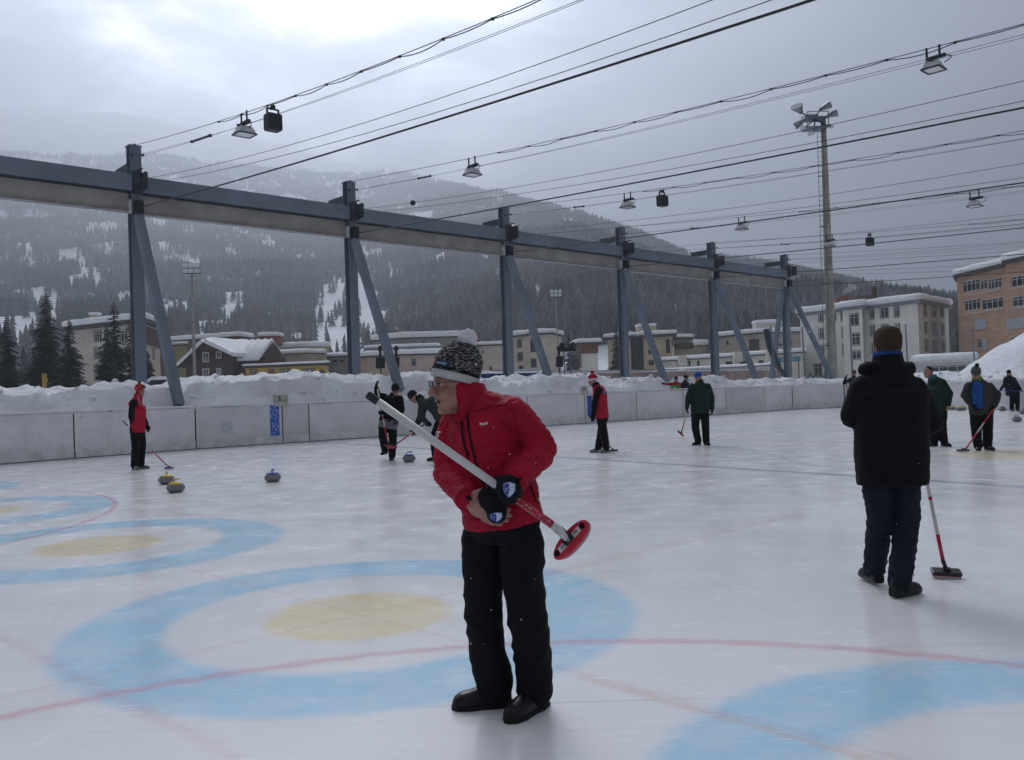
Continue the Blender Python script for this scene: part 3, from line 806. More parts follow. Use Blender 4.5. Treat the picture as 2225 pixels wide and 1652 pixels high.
def wall_mesh(b, A, B, z0, z1, holes, dep=.16):
    """upright wall A->B with rectangular openings (s0, zz0, s1, zz1)"""
    A = np.array([*A,0.]); B = np.array([*B,0.]); L = np.linalg.norm(B-A); t = (B-A)/L; n = np.array([t[1],-t[0],0])
    if n@(-(A+B)) < 0: n = -n
    ss = sorted(set([0,L]+[round(h[i],3) for h in holes for i in (0,2)])); zs = sorted(set([z0,z1]+[round(h[i],3) for h in holes for i in (1,3)]))
    for s0,s1 in zip(ss,ss[1:]):
        for a,c in zip(zs,zs[1:]):
            ms,mz = (s0+s1)/2,(a+c)/2
            if any(h[0] < ms < h[2] and h[1] < mz < h[3] for h in holes): continue
            b.quad(A+t*s0+UP*a, A+t*s1+UP*a, A+t*s1+UP*c, A+t*s0+UP*c)
    for h in holes:
        c = [A+t*h[0]+UP*h[1],A+t*h[2]+UP*h[1],A+t*h[2]+UP*h[3],A+t*h[0]+UP*h[3]]
        for i in range(4): b.quad(c[i],c[(i+1)%4],c[(i+1)%4]-n*dep,c[i]-n*dep)
    return A,t,n,L
def building(name, label, poly, z1, wall_m, wins=(), roof=None, eave=None, eave_t=.35, over=.45, snow_t=.6, z0=-1., frame=frame_w, pane=pane_m, wall_extra=None, style=2, surround=None):
    """poly: footprint, walls i -> i+1; wins: (wall index, u0, v0, u1, v1) in photo pixels"""
    base = np.array([*np.mean(poly,axis=0),0.]); o = thing(name, label, 'building', base)
    n = len(poly); holes = {i:[] for i in range(n)}
    for w in wins:
        i,u0,v0,u1,v1 = w[:5]; A,B = poly[i],poly[(i+1)%n]; L = np.linalg.norm(np.array(B)-A)
        um,vm = (u0+u1)/2,(v0+v1)/2
        s = sorted(np.dot(W(u,vm,A,B)[:2]-A,(np.array(B)-A)/L) for u in (u0,u1)); z = sorted(W(um,v,A,B)[2] for v in (v0,v1))
        s0,s1 = max(.05,s[0]),min(L-.05,s[1])
        if s1-s0 < .1: continue
        holes[i].append((round(s0,3),round(max(z[0],z0+.05),3),round(s1,3),round(min(z[1],z1-.05),3)))
    wb = MB()
    for i in range(n): wall_mesh(wb, poly[i], poly[(i+1)%n], z0, z1, holes[i])
    wb.build('wall', wall_m, o)
    for i in range(n):
        A = np.array([*poly[i],0.]); B = np.array([*poly[(i+1)%n],0.]); L = np.linalg.norm(B-A); t = (B-A)/L; nn = np.array([t[1],-t[0],0])
        if nn@(-(A+B)) < 0: nn = -nn
        for s0,a,s1,c in holes[i]:
            w_,h_ = s1-s0,c-a; ft = min(.09,w_*.12); mid = A+t*(s0+s1)/2+UP*(a+c)/2-nn*.10
            def fr(b):
                b.box(mid-t*(w_/2-ft/2), (ft,.06,h_), t, nn, UP); b.box(mid+t*(w_/2-ft/2), (ft,.06,h_), t, nn, UP)
                b.box(mid+UP*(h_/2-ft/2), (w_-2*ft,.058,ft), t, nn, UP); b.box(mid-UP*(h_/2-ft/2), (w_-2*ft,.058,ft), t, nn, UP)
                if style >= 2 and w_ > .7:
                    k = 1 if w_ < 1.9 else (3 if w_ > 3.2 else 2)
                    for q in range(1,k+1): b.box(mid+t*(-w_/2+w_*q/(k+1)), (ft*.8,.05,h_-2*ft), t, nn, UP)
                    b.box(mid+UP*h_*.22, (w_-2*ft,.045,ft*.7), t, nn, UP)
            w = part('window', frame, o, fr)
            part('pane', pane, w, lambda b: b.box(mid-nn*.03, (w_-ft,.015,h_-ft), t, nn, UP))
            if surround:
                def sr(b):
                    q = mid+nn*.115; e = .14
                    b.box(q-t*(w_/2+e/2), (e,.04,h_+2*e), t, nn, UP); b.box(q+t*(w_/2+e/2), (e,.04,h_+2*e), t, nn, UP)
                    b.box(q+UP*(h_/2+e/2), (w_,.038,e), t, nn, UP); b.box(q-UP*(h_/2+e/2), (w_,.06,e), t, nn, UP)
                part('surround', surround, w, sr)
    if eave:
        part('eave', eave, o, lambda b: b.prism([tuple(p) for p in offset_poly(poly,over)], z1, z1+eave_t))
    if snow_t: snow_cap(o, poly, z1+(eave_t if eave else 0)+.004, snow_t, over if eave else .12, seed=base[0])
    return o
def back(poly, d):                                      # close a visible wall line with a rear line d metres behind
    v = unit(np.mean(poly,axis=0)); return [np.array(p) for p in poly]+[np.array(p)+v*d for p in reversed(poly)]
def zof(u, v, Y): return D(u,v,Y)[2]
cream = mat('render_cream',(.64,.60,.51),.85,var=.06,vscale=.5,bump=.15); cream2 = mat('render_cream_b',(.68,.62,.52),.85,var=.07,vscale=.5,bump=.15)
beige = mat('render_beige',(.56,.50,.42),.85,var=.07,vscale=.5); tan = mat('render_tan',(.52,.43,.29),.85,var=.08,vscale=.5)
tan_d = mat('render_tan_grey',(.40,.36,.29),.85,var=.08,vscale=.5); grey_r = mat('render_grey',(.27,.27,.27),.85,var=.08,vscale=.5)
white_r = mat('render_white',(.80,.78,.71),.85,var=.05,vscale=.4,bump=.1); pink_r = mat('render_pinkish',(.50,.40,.33),.85,var=.08,vscale=.5)
brown_w = mat('timber_brown',(.085,.05,.036),.8,var=.25,vscale=3,bump=.4,bscale=12,stretch=(1,1,8)); red_w = mat('timber_red',(.22,.085,.05),.8,var=.25,vscale=2,bump=.3,stretch=(6,6,.6))
brickc = mat('timber_orange',(.44,.275,.185),.8,var=.12,vscale=1.2,bump=.25,stretch=(.4,.4,5)); yellow_r = mat('render_yellow',(.58,.38,.09),.85,var=.06,vscale=.6)
brick_m = mat('chimney_brick',(.26,.11,.07),.85,var=.25,vscale=4,bump=.3); green_y = mat('render_greenish',(.42,.42,.24),.85,var=.08)

def simple(name, label, corners, vtop, m, wins=(), d=11., **kw):
    """corners: (u, Y) of the visible wall line from left to right; vtop: (u, v, Y) of a wall head"""
    poly = back([xy(u,Y) for u,Y in corners], d)
    return building(name, label, poly, zof(*vtop), m, wins, **kw)
# white hotel at the right
hx = [(1742,166),(1834.6,158),(1836,156),(1877.7,153),(1879,155.5),(1999,145),(2065,158)]
HW = []
for cells in ([(570,640,603,720),(572,775,606,855),(580,910,612,985)],[(690,640,706,712)],[(750,625,768,710),(757,765,774,845),(763,900,779,985)],[(530,1060,592,1160),(365,1070,392,1165)]):
    HW += [(0,*C7(a,b),*C7(c,d)) for a,b,c,d in cells]
HW += [(2,*C7(a,b),*C7(c,d)) for a,b,c,d in [(818,657,888,748),(834,813,897,905),(837,955,905,1020)]]
HW += [(4,*C7(a,b),*C7(c,d)) for a,b,c,d in [(977,612,1013,695),(983,748,1018,832),(990,890,1022,972),(1066,605,1128,687),(1072,742,1132,820),(1078,885,1138,960),(1178,597,1215,680),(1186,735,1222,818),(1192,880,1228,960),(1290,1058,1330,1140)]]
HW += [(5,*C7(a,b),*C7(c,d)) for a,b,c,d in [(1415,585,1440,672),(1420,728,1448,812),(1427,870,1455,955),(1478,592,1518,678),(1483,732,1525,818),(1488,873,1530,962),(1550,597,1575,682),(1555,737,1580,820),(1562,878,1588,960)]]
hotel = simple('white_hotel', 'large white four-storey hotel with grey eaves and snowy flat roof', hx, (1999,659,145), white_r, HW, d=14, eave=eave_g, eave_t=.55, over=.7, snow_t=1.15, frame=frame_w, surround=frame_g)
zr = zof(1999,659,145)+.8
def roofbox(parent, name, m, u, Y, w, h, z, dd=1.2, cap=0.):
    c = np.array([*xy(u,Y),z]); 
    q = part(name, m, parent, lambda b: b.box(c+UP*h/2, (w,dd,h)), bevel=.03)
    if cap: snow_cap(q, [c[:2]+np.array(e) for e in ((-w/2,-dd/2),(w/2,-dd/2),(w/2,dd/2),(-w/2,dd/2))], z+h+.003, cap, .06)
    return q
for u,w,h in ((1824,.7,2.3),(1840,1.0,2.7)): roofbox(hotel, 'chimney', brick_m, u, 165, w, h, zr)
roofbox(hotel, 'roof_plant_box', mat('plant_box',(.16,.10,.08),.7,var=.2), 1879, 163, 3.0, 2.4, zr, 3)
fl = np.array([*xy(1906.5,160),zr]); part('flue', brown_w, hotel, lambda b: b.lathe(fl, [(.36,0),(.36,2.7),(.44,2.75),(.44,3.5),(.3,3.8),(.1,3.9)], 14), smooth=False)
# brown clad block
bx_ = [(2086,143),(2192.7,130),(2193.5,127),(2290,118)]
BW = [(0,*C7(a,b),*C7(c,d)) for a,b,c,d in [(1730,385,1866,473),(1870,380,1925,460),(1930,370,2042,452),(1742,540,1870,626),(1880,532,2055,614),(1845,855,1890,935)]]
BW += [(2,*C7(a,b),*C7(c,d)) for a,b,c,d in [(2120,342,2300,428),(2130,507,2300,590),(2097,838,2300,905)]]
blk = simple('timber_clad_block', 'pinkish-brown clad apartment block with wide white window bands', bx_, (2192.7,580,130), brickc, BW, d=14, eave=eave_d, eave_t=.55, over=.5, snow_t=1.0, frame=frame_w)
def on_wall_box(o, poly, i, u0, v0, u1, v1, m, name, th=.08, proud=.045):
    A,B = np.array(poly[i]),np.array(poly[i+1]); t = unit(np.array([*(B-A),0])); n = np.array([t[1],-t[0],0])
    if n@(-np.array([*(A+B),0])) < 0: n = -n
    p = W(u0,(v0+v1)/2,A,B); q = W(u1,(v0+v1)/2,A,B); z = [W((u0+u1)/2,v,A,B)[2] for v in (v0,v1)]
    c = (p+q)/2; c[2] = sum(z)/2
    return part(name, m, o, lambda b: b.box(c+n*proud, (np.linalg.norm((q-p)[:2]),th,abs(z[0]-z[1])), t, n, UP))
bp_ = [xy(u,Y) for u,Y in bx_]
sill_m = mat('pale_sill',(.50,.40,.33),.7); shut = mat('grey_shutter',(.34,.36,.40),.6,bump=.3,bscale=30,stretch=(1,1,6))
for (i,a,b,c,d,m,nm) in [(0,1735,476,2050,490,sill_m,'sill_band'),(0,1745,628,2060,642,sill_m,'sill_band'),(0,1830,695,1922,780,shut,'shutter'),(0,1890,855,1930,935,shut,'shutter'),(2,2110,432,2300,446,sill_m,'sill_band'),(2,2115,594,2300,608,sill_m,'sill_band'),(2,2085,682,2300,768,shut,'shutter')]:
    on_wall_box(blk, bp_, i, *C7(a,b), *C7(c,d), m, nm)
for v in (500,650,800,960):                                # proud board courses of the cladding
    pass
# white flat-roofed pavilion in front of the block
simple('pavilion', 'low pale pavilion with thick rounded snow roof beside the white hotel', [(1989,112),(2118,104)], (2050,788,108), mat('pavilion_grey',(.50,.51,.52),.7), [(0,2020,793,2100,808)], d=9, eave=frame_w, eave_t=.3, over=.35, snow_t=.85)
# cream four-storey house
simple('cream_house', 'cream four-storey house with grey-framed windows and snowy flat roof', [(1107,212),(1150,206),(1151,204),(1200,203),(1222,214)], (1150,729.5,205), cream2,
  [(0,1124.6,738,1133,755),(0,1125,767,1135.6,784),(0,1127.5,796,1136.6,811),(2,1153,737.5,1164,765),(2,1154,780,1165,798)], d=12, eave=eave_d, eave_t=.4, over=.6, snow_t=1.1, frame=frame_d, surround=frame_g)
# grey and tan house beside it
g10 = simple('grey_tan_house', 'plain three-storey house, half grey half tan, small windows', [(1021,206),(1045,196),(1093,196)], (1060,752,196), beige, [(1,1046.5,762,1051.5,768.5),(1,1046.5,783,1051.5,790),(1,1046.5,805,1052,812)], d=12, eave=eave_d, eave_t=.3, over=.3, snow_t=.75)
roofbox(g10, 'chimney', brick_m, 1041, 200, .9, 3.0, zof(1060,752,196))
# timber-topped house
h12 = simple('timber_top_house', 'small house with red timber upper storey and white plaster below', [(1247,196),(1263,188),(1300,188)], (1280,747.5,188), white_r, [], d=9, eave=eave_d, eave_t=.3, over=.8, snow_t=.9)
p12 = [xy(u,Y) for u,Y in [(1263,188),(1300,188)]]; on_wall_box(h12, p12, 0, 1263, 748, 1299.5, 768, red_w, 'timber_storey', .25, .14)
p12 = [xy(u,Y) for u,Y in [(1247,196),(1263,188)]]; on_wall_box(h12, p12, 0, 1247.5, 750, 1263, 800, mat('dark_side',(.16,.12,.10),.8), 'dark_side_cladding', .2, .11)
# tan block with dark middle
t13 = [(1322,214),(1371,210),(1372,213),(1399,212.5),(1400,209),(1464,206)]
tb = simple('tan_block', 'tan four-storey block with dark vertical middle panel and snowy roof', t13, (1390,735,210), tan,
  [(0,1359,741,1364,751),(0,1359,763,1364,773),(0,1360,783,1365,794),(4,1408,760,1417.6,770),(4,1409.5,783,1421,794),(4,1408,741,1417,751),(4,1446.8,737,1455.6,768),(4,1459,738,1463,752)], d=13, eave=eave_d, eave_t=.6, over=.9, snow_t=1.0, frame=frame_d)
on_wall_box(tb, [xy(u,Y) for u,Y in t13], 2, 1372.5, 736, 1399, 806, mat('slate_panel',(.055,.058,.062),.6,var=.2,bump=.2), 'slate_panel', .2, .12)
wing = simple('balcony_wing', 'set-back tan wing with brown timber balcony beside the tan block', [(1465,216),(1504,216)], (1485,738,216), tan_d, [(0,1478,741,1488,747)], d=8, eave=eave_d, eave_t=.5, over=.5, snow_t=.9)
on_wall_box(wing, [xy(1465,216),xy(1504,216)], 0, 1466, 746, 1504, 759, brown_w, 'balcony', 1.6, .9)
roofbox(tb, 'roof_house', tan, 1406, 217, 4.4, 2.6, zof(1390,735,210)+.6, 4, .7)
simple('snowy_cottage', 'small tan cottage with deep snow roof behind the balcony wing', [(1492,236),(1536,236)], (1515,753,236), tan_d, [(0,1527,757,1533,768)], d=9, eave=brown_w, eave_t=.3, over=.6, snow_t=1.5)
# low cream building and its lower front range
lc = simple('low_cream_building', 'long low cream building with stubby chimneys and small dark windows', [(1436,188),(1750,158)], (1560,779,176), cream, [(0,*C8(a,b),*C8(c,d)) for a,b,c,d in [(1470,582,1482,612),(1545,580,1560,616),(1604,578,1620,612),(1795,583,1840,611),(1890,580,1950,606),(2015,575,2050,605)]], d=10, eave=eave_d, eave_t=.2, over=.25, snow_t=.75, frame=frame_d)
for u,Y in ((1483,182),(1604,171),(1676,164)): roofbox(lc, 'chimney_block', cream, u, Y-1.2, 1.6, 2.0, zof(1560,779,176)-1.0, 1.4)
simple('low_front_range', 'very low cream range with thin snow edge in front of the cream building', [(1440,150),(1690,128)], (1560,801,138), cream2, [(0,1520,806,1545,816),(0,1650,800,1665,812)], d=5, eave=eave_d, eave_t=.12, over=.2, snow_t=.4, frame=frame_d)
b16 = simple('tan_rear_block', 'broad grey-tan block with snowy flat roof behind the low cream building', [(1560,226),(1650,214),(1744,214)], (1650,726,214), tan_d, [(0,1578,740,1583,750),(1,1712,742,1721,750),(1,1690,746,1700,753)], d=13, eave=eave_d, eave_t=.35, over=.4, snow_t=1.1, frame=frame_d)
roofbox(b16, 'roof_house', cream, 1670, 222, 6.4, 2.4, zof(1650,726,214)+.7, 4, .8)
roofbox(b16, 'chimney', mat('chimney_dark',(.06,.05,.045),.8), 1640, 205, 2.2, 3.2, zof(1640,766,205), 1.2)
# long brown hall
b7 = simple('long_brown_hall', 'long low beige-brown hall with thick snow roof and glazed roof rail', [(782,152),(870,148),(1022,150)], (880,773,148), pink_r, [(1,894,779,904,795.5),(1,935,800,955,812)], d=14, eave=eave_d, eave_t=.25, over=.35, snow_t=.85, frame=mat('frame_teal',(.25,.36,.36),.6))
z7 = zof(880,773,148)
for i in range(20):
    u = 797+i*8.1; c = np.array([*xy(u,153),z7+.9]); part('rail_panel', mat('rail_glass',(.30,.32,.34),.3), b7, lambda b: b.box(c+UP*.45, (.52,.04,.75)))
A_ = np.array([*xy(795,153.2),z7+1.75]); B_ = np.array([*xy(955,153.2),z7+1.75])
part('rail_top', eave_d, b7, lambda b: b.bar(A_,B_,.12,.1))
snow_cap(b7, [A_[:2]+(0,-.4),B_[:2]+(0,-.4),B_[:2]+(0,1.0),A_[:2]+(0,1.0)], z7+1.85, .45, .1)
b8 = simple('grey_rear_building', 'grey flat-roofed building with white snow cap behind the brown hall', [(811,196),(872,190),(1000,190)], (900,736,190), mat('render_greytan',(.27,.26,.235),.85,var=.08), [(0,838,745,848,752),(1,982,741,991,753),(1,915,742,925,750)], d=12, eave=eave_d, eave_t=.25, over=.3, snow_t=1.2, frame=frame_d)
simple('low_grey_building', 'low grey building with snow-covered steps beside the brown hall', [(714,160),(775,158)], (740,776.5,159), grey_r, [(0,723,782,732,787),(0,739,782,747,787)], d=9, eave=frame_d, eave_t=.2, over=.3, snow_t=.7, frame=frame_d)
# tan stacked flats
f5 = simple('tan_flats', 'stacked tan flats with brick chimney block and snow on every terrace', [(562,178),(655,170),(716,174)], (655,755,170), tan, [(0,600,760,606,770)], d=12, eave=tan_d, eave_t=.2, over=.2, snow_t=1.0, frame=frame_d)
roofbox(f5, 'chimney_block', brick_m, 590, 172, 4.0, 2.0, zof(590,755,172)+.2, 3, .8)
simple('tan_terrace', 'lower grey-tan terrace block with dark side and snow in front of the tan flats', [(560,158),(665,152),(706,156)], (640,770,153), tan_d, [], d=8, eave=eave_d, eave_t=.15, over=.2, snow_t=.85, frame=frame_d)
# yellow house
y4 = simple('yellow_house', 'low yellow house with dark eave line and white barred windows', [(533,141),(710,138)], (620,797,139), yellow_r, [(0,610,803.5,629.5,813),(0,658,803,683,818),(0,586,804,594,810),(0,545,804,556,812),(0,697,805,702,815)], d=8, eave=eave_d, eave_t=.35, over=.4, snow_t=.35, surround=frame_d)
# red-brown long building and greenish wing
simple('red_brown_building', 'long red-brown building with thick white snow roof behind the chalet', [(365,190),(520,182),(549,188)], (450,737,184), mat('red_brown',(.17,.085,.06),.8,var=.2,vscale=.6), [(0,380,742,400,749)], d=12, eave=eave_d, eave_t=.25, over=.4, snow_t=1.0, frame=frame_d)
simple('greenish_house', 'pale greenish plaster house behind the fir trees and chalet', [(350,168),(408,166)], (380,752,167), green_y, [(0,356,770,360,780),(0,376,790,384,800)], d=7, frame=frame_d, snow_t=.6, eave=eave_d, eave_t=.2, over=.2)
# beige house at the left
b1 = simple('beige_house', 'beige four-storey house with dark eave and brown loggia behind dark firs', [(150,158),(312,146),(349,160)], (240,711,152), beige, [(0,205,719,220,742),(0,205,756,219,779),(0,205,794,219,817),(0,262,718,276,741),(0,262,756,276,778),(0,290,757,302,778),(1,331,758,336,780)], d=11, eave=eave_d, eave_t=.75, over=.9, snow_t=1.1, frame=frame_w, surround=frame_d)
on_wall_box(b1, [xy(312,146),xy(349,160)], 0, 313.5, 716, 348, 752, brown_w, 'loggia', .3, .17)
roofbox(b1, 'chimney', beige, 209, 155, 1.4, 1.6, zof(240,711,152)+.9, 1.2, .5)

# ---- dark chalet with gabled snowy roof
def chalet():
    Y = 143.; A = np.array([*xy(404,Y+2),0]); B = np.array([*xy(506,Y-2),0]); t = unit(B-A); n = np.array([t[1],-t[0],0]); L = np.linalg.norm(B-A)
    if n@(-A) < 0: n = -n
    dp = 10.; o = thing('dark_chalet', 'dark brown timber chalet with gabled roof deep in snow', 'building', (A+B)/2)
    ze = zof(455,776,Y); za = zof(455,747,Y); sm = L*.47
    wins = [(441,767,453,786.5),(470,765,480,778),(441,802,454,820),(471,801,480,813)]; holes = []
    for u0,v0,u1,v1 in wins:
        s = [np.dot(W(u,(v0+v1)/2,A[:2],B[:2])[:2]-A[:2],t[:2]) for u in (u0,u1)]; z = sorted(W((u0+u1)/2,v,A[:2],B[:2])[2] for v in (v0,v1))
        holes.append((round(s[0],3),round(max(-.9,z[0]),3),round(s[1],3),round(z[1],3)))
    b = MB(); wall_mesh(b, A[:2], B[:2], -1., ze, holes)
    b.quad(A+UP*ze, B+UP*ze, A+t*sm+UP*za)
    b.quad(B-UP, B-UP-n*dp, B-n*dp+UP*ze, B+UP*ze); b.quad(A-UP-n*dp, A-UP, A+UP*ze, A-n*dp+UP*ze); b.quad(B-n*dp-UP,A-n*dp-UP,A-n*dp+UP*ze,A-n*dp+t*sm+UP*za,B-n*dp+UP*ze)
    b.build('wall', brown_w, o)
    for s0,a,s1,c in holes:
        mid = A+t*(s0+s1)/2+UP*(a+c)/2-n*.03; w_,h_ = s1-s0,c-a
        w = part('window', frame_w, o, lambda q: (q.box(mid-t*w_/2,(.14,.12,h_+.14),t,n,UP), q.box(mid+t*w_/2,(.14,.12,h_+.14),t,n,UP), q.box(mid+UP*h_/2,(w_-.14,.118,.14),t,n,UP), q.box(mid-UP*h_/2,(w_-.14,.118,.14),t,n,UP), q.box(mid,(.07,.08,h_-.14),t,n,UP)))
        part('pane', pane_l, w, lambda q: q.box(mid-n*.05,(w_,.02,h_),t,n,UP))
    # roof planes with overhang, then snow on each
    def plane(p, q, dz, th, m, name, ov=.6):
        d = unit(q-p); up = unit(np.cross(d, n)); up = up if up[2] > 0 else -up
        a = p-d*.0; e = q+d*1.0
        bb = MB(); N_ = 12; M_ = 8; top = []; bot = []
        for j in range(M_+1):
            for i in range(N_+1):
                s = i/N_; r = j/M_; c = a+(e-a)*s+n*(.9-(dp+1.6)*r)
                edge = min(1, min(s if name == 'roof' else 1, 1-s, r, 1-r)*9+.45) if th > .3 else 1
                hh = th*(edge**.5)*(1+.22*fbm(c[0]*.5,c[1]*.5,s*2,3)) if th > .3 else th
                top.append(c+up*(dz+hh)); bot.append(c+up*dz)
        k = len(top); f = []
        for j in range(M_):
            for i in range(N_):
                w0 = j*(N_+1)+i; f += [(w0,w0+1,w0+N_+2,w0+N_+1),(k+w0,k+w0+N_+1,k+w0+N_+2,k+w0+1)]
        ed = [j*(N_+1) for j in range(M_)]
        for j in range(M_):
            for col in (0,N_): w0 = j*(N_+1)+col; w1 = w0+N_+1; f.append((w0,w1,k+w1,k+w0))
        for i in range(N_):
            for row in (0,M_): w0 = row*(N_+1)+i; f.append((w0,w0+1,k+w0+1,k+w0))
        bb.add(top+bot, f); return bb.build(name, m, o, smooth=th > .3)
    ap = A+t*sm+UP*(za+.02)
    eL = A-t*.2+UP*(ze-1.0); eR = B+UP*(ze+.02)
    for e in (eL,eR):
        plane(ap, e, .02, .16, brown_w, 'roof'); plane(ap, e, .19, .9, roof_snow, 'roof_snow')
    # wing at the right with its own ridge parallel to the front
    Wa = B+t*.02-n*1.5; Wb = np.array([*xy(572,Y-1),0]); zw = zof(530,784,Y)
    part('side_wing', brown_w, o, lambda q: (q.quad(Wa-UP,Wb-UP,Wb+UP*zw,Wa+UP*zw), q.quad(Wb-UP,Wb-n*6-UP,Wb-n*6+UP*zw,Wb-n*3+UP*(zw+3.0),Wb+UP*zw), q.quad(Wa-n*6-UP,Wa-UP,Wa+UP*zw,Wa-n*3+UP*(zw+3.),Wa-n*6+UP*zw)))
    def slab(q):
        for i in range(10):
            a0 = Wa+(Wb-Wa)*i/10; a1 = Wa+(Wb-Wa)*(i+1)/10
        r = []
        for i in range(13):
            c = Wa+(Wb-Wa)*(i/12*.92-.02); w_ = .7+.2*math.sin(i*1.7)
            r.append([c+n*.5+UP*(zw-.1), c+n*.6+UP*(zw+.3), c+n*.3+UP*(zw+.7*w_+.3), c-n*3+UP*(zw+3.1+w_*.7), c-n*6.4+UP*(zw+.3), c-n*6.4+UP*(zw-.1), c-n*3+UP*(zw+3.02)])
        q.rings(r)
    part('wing_snow', roof_snow, o, slab, smooth=True)
    part('balcony_rail', brown_w, o, lambda q: [q.bar(Wb+n*.4-t*(3.2-i*.32)+UP*(zw-3.2), Wb+n*.4-t*(3.2-i*.32)+UP*(zw-2.1), .08,.05) for i in range(10)]+[q.bar(Wb+n*.4-t*3.3+UP*(zw-2.05),Wb+n*.4+UP*(zw-2.05),.1,.1)])
chalet()
def hill_chalet():
    p = None
    for r in range(300,520,4):
        d = ray(857,729); k = math.hypot(d[0],d[1]); q = d*(r/k)
        if terrain(q[0],q[1]) >= CAMH+q[2]: break
    c = np.array([q[0],q[1],terrain(q[0],q[1])-.6]); t = np.array([1,0,0]); n = np.array([0,-1.,0]); s = r/410.
    o = thing('hill_chalet', 'small white chalet with snowy gable roof on the open slope', 'building', c)
    w,h,a,dp = 7.6*s,3.6*s,6.0*s,8.*s
    def wl(b):
        b.quad(c-t*w/2,c+t*w/2,c+t*w/2+UP*h,c+UP*a,c-t*w/2+UP*h); e=-n*dp
        b.quad(c+t*w/2,c+t*w/2+e,c+t*w/2+e+UP*h,c+t*w/2+UP*h); b.quad(c-t*w/2,c-t*w/2+e,c-t*w/2+e+UP*h,c-t*w/2+UP*h)
    part('wall', cream, o, wl)
    part('gable_timber', brown_w, o, lambda b: b.add([c-t*w*.42+UP*h+n*.1,c+t*w*.42+UP*h+n*.1,c+UP*(a-.2)+n*.1,c-t*w*.42+UP*h+n*.02,c+t*w*.42+UP*h+n*.02,c+UP*(a-.2)+n*.02],[(0,1,2),(3,5,4),(0,3,4,1),(1,4,5,2),(2,5,3,0)]))
    for sg in (-1,1):
        part('roof', roof_snow, o, lambda b: b.bar(c+UP*(a+.4)+n*-dp/2, c+t*sg*(w/2+1.4)+UP*(h-.5)-n*dp/2, .7, dp+1.5, n))
    for sg in (-1,1): part('window', frame_d, o, lambda b: b.box(c+t*sg*w*.2+UP*2*s+n*.06,(1.2*s,.08,1.3*s)))
hill_chalet()

# ---- garden wall and blue starred banner behind the snow bank
def low_wall():
    pts = [D(1182,830,62)[:2],D(1480,830,70)[:2],D(1700,830,78)[:2]]
    o = thing('garden_wall', 'low pinkish concrete wall with a thin snow cap behind the snow bank', 'wall', (*pts[0],0))
    z = zof(1300,812,66)
    for a,b_ in zip(pts,pts[1:]):
        t,n = offs(a,b_); m = (np.array([*a,0])+np.array([*b_,0]))/2; L = np.linalg.norm(b_-a)
        k = int(L//3)
        for i in range(k):
            c = np.array([*a,0])+t*L*(i+.5)/k
            part('wall_panel', mat('concrete_pink',(.40,.315,.265),.85,var=.14,vscale=.9,bump=.2), o, lambda b: b.box(c+UP*z/2, (L/k-.02,.25,z), t, n, UP))
        snow_cap(o, [a-n[:2]*.1,b_-n[:2]*.1,b_+n[:2]*.2,a+n[:2]*.2], z+.003, .2, .05)
low_wall()
def banner():
    A = D(1046,830,44)[:2]; B = D(1181,828,46)[:2]; t,n = offs(A,B); n = -n; L = np.linalg.norm(B-A); m = np.array([*(A+B)/2,0])
    z1 = zof(1110,811.5,45); z0 = z1-1.0
    o = thing('starred_banner', 'dark blue banner with yellow stars standing behind the snow bank', 'banner', m)
    part('sheet', mat('banner_blue',(.012,.035,.16),.5,var=.5,vscale=2.5), o, lambda b: b.box(m+UP*(z0+z1)/2,(L,.04,z1-z0),t,n,UP))
    snow_cap(o, [A-n[:2]*.1,B-n[:2]*.1,B+n[:2]*.3,A+n[:2]*.3], z1+.003, .16, .04)
    for i,(u,v,s) in enumerate(((1133,824,.10),(1141,820,.09),(1158,826.5,.16),(1141,828,.10),(1172,829,.10),(1186,822,.12),(1175,822.5,.13),(1120,829,.07))):
        if u > 1179: continue
        c = W(u,v,A,B)+n*.035
        part('star', mat('star_yellow',(.62,.55,.08),.5), o, lambda b: b.add([c]+[c+t*s*(1 if k%2==0 else .45)*math.sin(k*math.pi/6)+UP*s*(1 if k%2==0 else .45)*math.cos(k*math.pi/6) for k in range(12)], [(0,1+k,1+(k+1)%12) for k in range(12)]))
    for s in (.02,.5,.98): part('post', steel_d, o, lambda b: b.box(np.array([*A,0])+t*L*s-n*.06+UP*z1/2,(.06,.06,z1),t,n,UP))
banner()
# ---- teal shop sign, curved strip, net posts
def shop_sign():
    A = D(1689,780,140)[:2]; B = D(1739,780,136)[:2]; t,n = offs(A,B); n = -n; L = np.linalg.norm(B-A)
    q0 = W(1692,787.5,A,B); q1 = W(1738,774,A,B); h = q1[2]-q0[2]; c = np.array([*(A+B)/2,(q0[2]+q1[2])/2])
    o = thing('shop_sign', 'teal roof sign with white lettering between post and brace', 'sign', (c[0],c[1],q0[2]))
    part('panel', mat('sign_teal',(.02,.22,.30),.45), o, lambda b: b.box(c,(L,.12,h),t,n,UP))
    text_on('lettering','mirutsch',h*.95,c+n*.075+UP*h*.04,t,UP,mat('sign_white',(.75,.78,.80),.5),o)
    part('support', steel_d, o, lambda b: [b.box(np.array([*(A+(B-A)*s),q0[2]/2])-n*.1,(.15,.1,q0[2]),t,n,UP) for s in (.1,.9)])
shop_sign()
